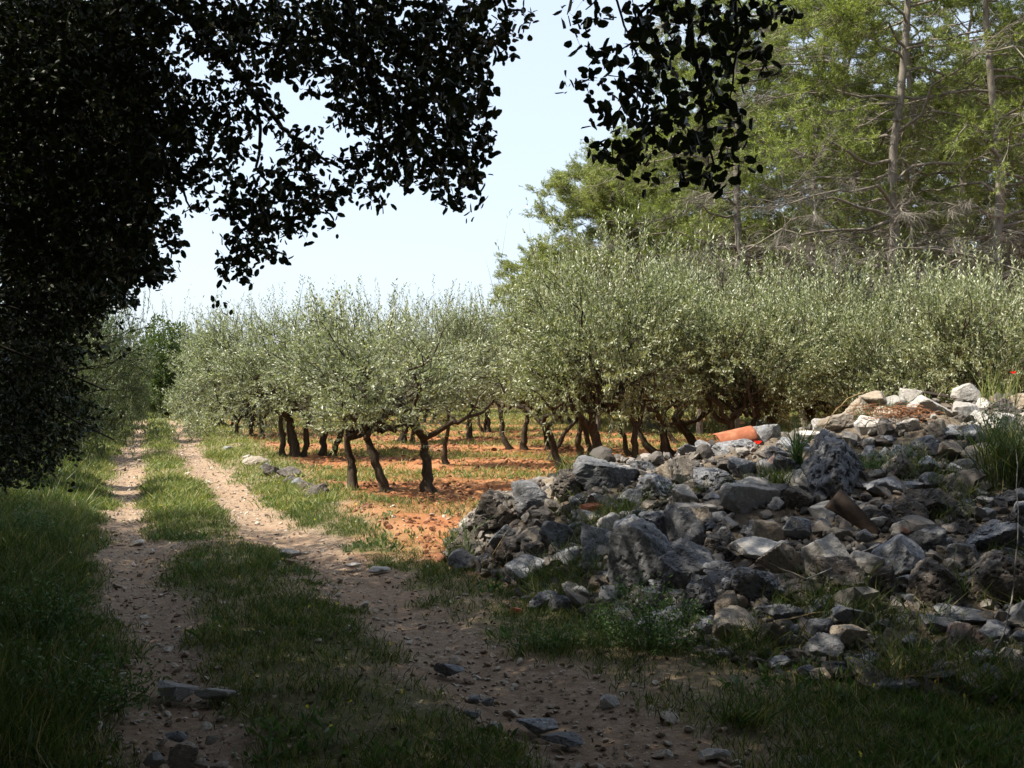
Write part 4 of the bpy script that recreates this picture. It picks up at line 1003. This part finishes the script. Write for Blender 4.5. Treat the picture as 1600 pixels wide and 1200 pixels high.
for px, py, h, lab in ((262, 770, .22, 'silvery weed tuft in the grass strip between the ruts'), (285, 800, .18, 'silvery weed tuft nearer the camera in the grass strip between the ruts'), (430, 772, .22, 'grey-green weed tuft beside the low row of stones'), (345, 716, .3, 'brownish bushy weed where the low row of stones begins'), (470, 800, .16, 'green weed tuft in front of the last stone of the low row')):
    tuft(px, py, 320, h, .012, 'grass_dry', 'weed_tuft', lab, 'weed', .35, .6, gp(px, py))
# narrow-leaved sapling reaching over the left verge
def sapling():
    q = np.array([X(-60, 9.5), 9.5, 0.]); q[2] = float(ground(q[0], q[1], False)[0]); r = empty('young_willow', q); tag(r, 'thin dark narrow-leaved sapling stretching right over the left verge', 'sapling')
    st = MB(); P_, D_ = [], []
    for (ex, ey, dd) in ((240, 500, 9.3), (205, 468, 9.6), (226, 545, 9.2), (236, 560, 9.8), (170, 440, 9.5), (190, 610, 9.4), (150, 500, 9.3), (170, 655, 9.7), (130, 690, 9.5), (215, 520, 9.8)):
        e = P(ex, ey, dd)-q; s0 = np.array([0, 0, rng.uniform(.4, 1.4)]); c = curve(s0, e, 18, .05, .06); st.tube(c, np.linspace(.014, .003, 18), 5)
        for j in range(5, 18):
            for _ in range(3): P_.append(c[j]+rng.normal(size=3)*.01); D_.append(c[j]-c[j-1])
            if j % 3 == 0:
                c2 = curve(c[j], c[j]+rdir(1)[0]*[.3, .25, .25]+[.12, 0, .05], 6, .08); st.tube(c2, np.linspace(.004, .002, 6), 4)
                for w in range(1, 6):
                    for _ in range(3): P_.append(c2[w]); D_.append(c2[w]-c2[w-1])
    st.tube(curve([0, 0, -.1], [0.05, 0, 1.8], 8, .05), np.linspace(.04, .02, 8), 7)
    p = np.array(P_); d = unit(unit(np.array(D_))+rng.normal(size=p.shape)*.5)
    V, Fc = kites(p, d, rng.uniform(.05, .085, len(p)), .015, mid=.5)
    link('leaves', mesh_np('sapling_leaves', V, [Fc], M['hedge']), r); link('stem', st.mesh('sapling_stem', M['bark_oak'], True), r)
sapling()
def poppy(px, py, D, lab, s=.03, stem=.25):
    top = P(px, py, D); q = top-np.array([0, 0, stem]); r = empty('poppy', q); tag(r, lab, 'poppy', 'red poppies')
    st = MB(); st.tube(curve([0, 0, 0], [0, 0, stem], 6, .03), .003, 5); link('stem', st.mesh('poppy_stem', M['weed'], True), r)
    mb = MB()
    for k in range(5):
        a = k*1.257; g = np.linspace(-.75, .75, 7); rows = []
        for f in (0.05, .45, .8, 1.0):
            rows.append(np.stack([np.cos(a+g*(.9))*s*f, np.sin(a+g*.9)*s*f, stem+s*(.75*f**1.5)+.002*np.cos(g*9+k)*f+k*.0006], 1))
        V = np.vstack(rows); i = np.arange(3)[:, None]*7; j = np.arange(6)[None]; mb.add(V, np.stack([i+j, i+j+1, i+7+j+1, i+7+j], -1).reshape(-1, 4))
    link('petals', mb.mesh('poppy_petals', M['petal_red'], True), r)
poppy(1184, 694, 8.9, 'red poppy blooming on the crest of the pile beside the terracotta tile', .036)
poppy(1583, 584, 9.4, 'red poppy high among the tall grass at the right edge', .026, .6)

# curved roof tile, rusty sheet, wire, slab
def sheet_mesh(L, Wd, arc, thick, nx=16, ny=14, taper=.8, wob=0.0):
    R_ = Wd/arc if arc else 1; bm = MB(); g = []
    for side in (0, thick):
        rows = []
        for i in range(ny+1):
            v = i/ny; tw = 1-(1-taper)*v; th = np.linspace(-arc/2, arc/2, nx+1); rr = R_-side
            rows.append(np.stack([np.sin(th)*rr*tw, np.full(nx+1, (v-.5)*L), np.cos(th)*rr*tw-R_*tw+wob*np.sin(v*5+th*2)], 1))
        g.append(np.array(rows))
    V = np.concatenate([g[0].reshape(-1, 3), g[1].reshape(-1, 3)]); m = (nx+1)*(ny+1)
    i = np.arange(ny)[:, None]*(nx+1); j = np.arange(nx)[None]; q = np.stack([i+j, i+j+1, i+nx+2+j, i+nx+1+j], -1).reshape(-1, 4)
    e = []
    for jj in range(nx): e += [[jj+1, jj, jj+m, jj+1+m], [ny*(nx+1)+jj, ny*(nx+1)+jj+1, ny*(nx+1)+jj+1+m, ny*(nx+1)+jj+m]]
    for ii in range(ny): a = ii*(nx+1); b_ = a+nx+1; e += [[a, b_, b_+m, a+m], [b_+nx, a+nx, a+nx+m, b_+nx+m]]
    bm.add(V, np.concatenate([q, q[:, ::-1]+m, np.array(e)])); return bm
from mathutils import Matrix
def orient(o, y, z):
    y = Vector(y).normalized(); z = Vector(z); x = y.cross(z).normalized(); z = x.cross(y)
    o.rotation_euler = Matrix((x, y, z)).transposed().to_euler()
q = P(1152, 682, 9.3); o = link('roof_tile', sheet_mesh(.36, .28, 1.7, .014).mesh('roof_tile', M['tile'], True), None, q+np.array([0, .03, .03]))
orient(o, (.93, .15, .22), (-.12, -.62, .78)); tag(o, 'bright orange curved terracotta roof tile lying on the pile crest', 'roof tile')
q = P(1338, 806, 7.05); o = link('rusty_sheet', sheet_mesh(.40, .20, .7, .005, taper=.3, wob=.012).mesh('rusty_sheet', M['rust'], True), None, q)
orient(o, (.72, -.28, -.62), (-.15, -.85, .5)); tag(o, 'dark rusty curved metal sheet jutting below the leaning boulder', 'metal sheet')
q = P(1448, 612, 9.7); o = link('rusty_sheet', sheet_mesh(.3, .4, 1.0, .006).mesh('rusty_lid', M['rust'], True), None, q); o.rotation_euler = (rad(10), rad(6), rad(90)); tag(o, 'rust-brown bent metal sheet on the sunlit crest of the pile', 'metal sheet')
def slab(px, py, w, h, d, mat, nm, lab, cat, rot):
    q = zray(px, py+h*.2); D = q[1]; bm = bmesh.new(); bmesh.ops.create_cube(bm, size=1)
    for v in bm.verts: v.co.x *= w/F*D; v.co.y *= d; v.co.z *= h/F*D
    bmesh.ops.bevel(bm, geom=bm.edges[:], offset=.008, segments=2, affect='EDGES'); bmesh.ops.subdivide_edges(bm, edges=bm.edges[:], cuts=5, use_grid_fill=True)
    V = np.array([v.co[:] for v in bm.verts]); V2 = V+fbm(V*14, 3, 4)[:, None]*.012*unit(V)
    for v, c in zip(bm.verts, V2): v.co = c
    me = bpy.data.meshes.new(nm); bm.to_mesh(me); bm.free(); me.materials.append(M[mat])
    o = link(nm, me, None, (q[0], q[1], EYE+(600-py)/F*D)); o.rotation_euler = rot; tag(o, lab, cat)
slab(1088, 800, 66, 22, .18, 'concrete', 'concrete_slab', 'flat rectangular concrete slab above the pointed grey slab stone', 'slab', (.08, .04, .1))
slab(925, 795, 34, 14, .12, 'tile', 'broken_brick', 'broken red brick piece on the left slope of the pile', 'brick', (.1, -.1, .4))
slab(808, 955, 18, 9, .06, 'tile', 'broken_brick', 'small red brick fragment on the ground at the left foot of the pile', 'brick', (.1, .2, .8))
def tangle():
    q = P(1402, 652, 8.9); r = MB()
    for k in range(70):
        c0 = rng.normal(size=3)*[.16, .10, .045]; n = 14; th = rng.uniform(0, 6.28)+np.linspace(0, rng.uniform(1.5, 5), n); R1 = rng.uniform(.06, .2)
        ax = unit(rng.normal(size=(1, 3)))[0]; u = unit(np.cross(ax, [0, 0, 1.])[None])[0]; v = np.cross(ax, u)
        c = c0+R1*(np.cos(th)[:, None]*u+np.sin(th)[:, None]*v*.6); c[:, 2] *= .5; r.tube(c, .0028, 4)
    o = link('wire_tangle', r.mesh('wire_tangle', M['wire'], True), None, q+np.array([0, -.05, .05])); tag(o, 'tangle of rusty brown wire lying on the sunlit stones', 'wire')
tangle()
def stick(pts, r0, mat, nm, lab, cat='twig'):
    mb = MB(); A_ = [P(*p) for p in pts]
    o0 = A_[0]
    for a, b_ in zip(A_[:-1], A_[1:]): mb.tube(curve(a-o0, b_-o0, 7, .03), r0, 5)
    o = link(nm, mb.mesh(nm, M[mat], True), None, o0); tag(o, lab, cat)
stick([(1590, 850, 5.6), (1582, 930, 5.5), (1570, 985, 5.4), (1555, 1015, 5.3)], .004, 'twig', 'dead_bramble', 'crooked dry grey stem standing at the lower right edge')
stick([(1592, 640, 8.4), (1590, 850, 5.6)], .003, 'twig', 'dead_bramble', 'long thin dry stem against the largest dark boulder')
stick([(1200, 880, 6.3), (1260, 905, 6.2), (1430, 820, 7.2), (1560, 742, 8.0)], .005, 'twig', 'dead_bramble', 'long dry bramble stem lying across the pile')
stick([(1150, 985, 5.8), (1270, 958, 6.0), (1405, 940, 6.2), (1440, 935, 6.3)], .003, 'straw', 'dead_bramble', 'thin straw-coloured stem lying low across the pile')
stick([(1275, 700, 8.8), (1295, 655, 8.8), (1325, 622, 8.8), (1352, 612, 8.8)], .004, 'straw', 'arched_straw', 'arched pale dry stem rising left of the sunlit stones')
for a, b_ in (((85, 1110, 4.6), (170, 960, 4.6)), ((60, 1090, 4.7), (95, 985, 4.7))):
    stick([a, b_], .0022, 'straw', 'grass_stalk', 'thin straw stalk leaning in the dark left grass, %s one' % ('longer' if a[0] > 70 else 'shorter'), 'stalk')
for o in bpy.data.objects:
    if o.type == 'MESH' and o.parent is None and 'kind' not in o and 'label' not in o: print('UNLABELLED', o.name)
print('objects', len(bpy.data.objects), 'polys', sum(len(m.polygons) for m in bpy.data.meshes))
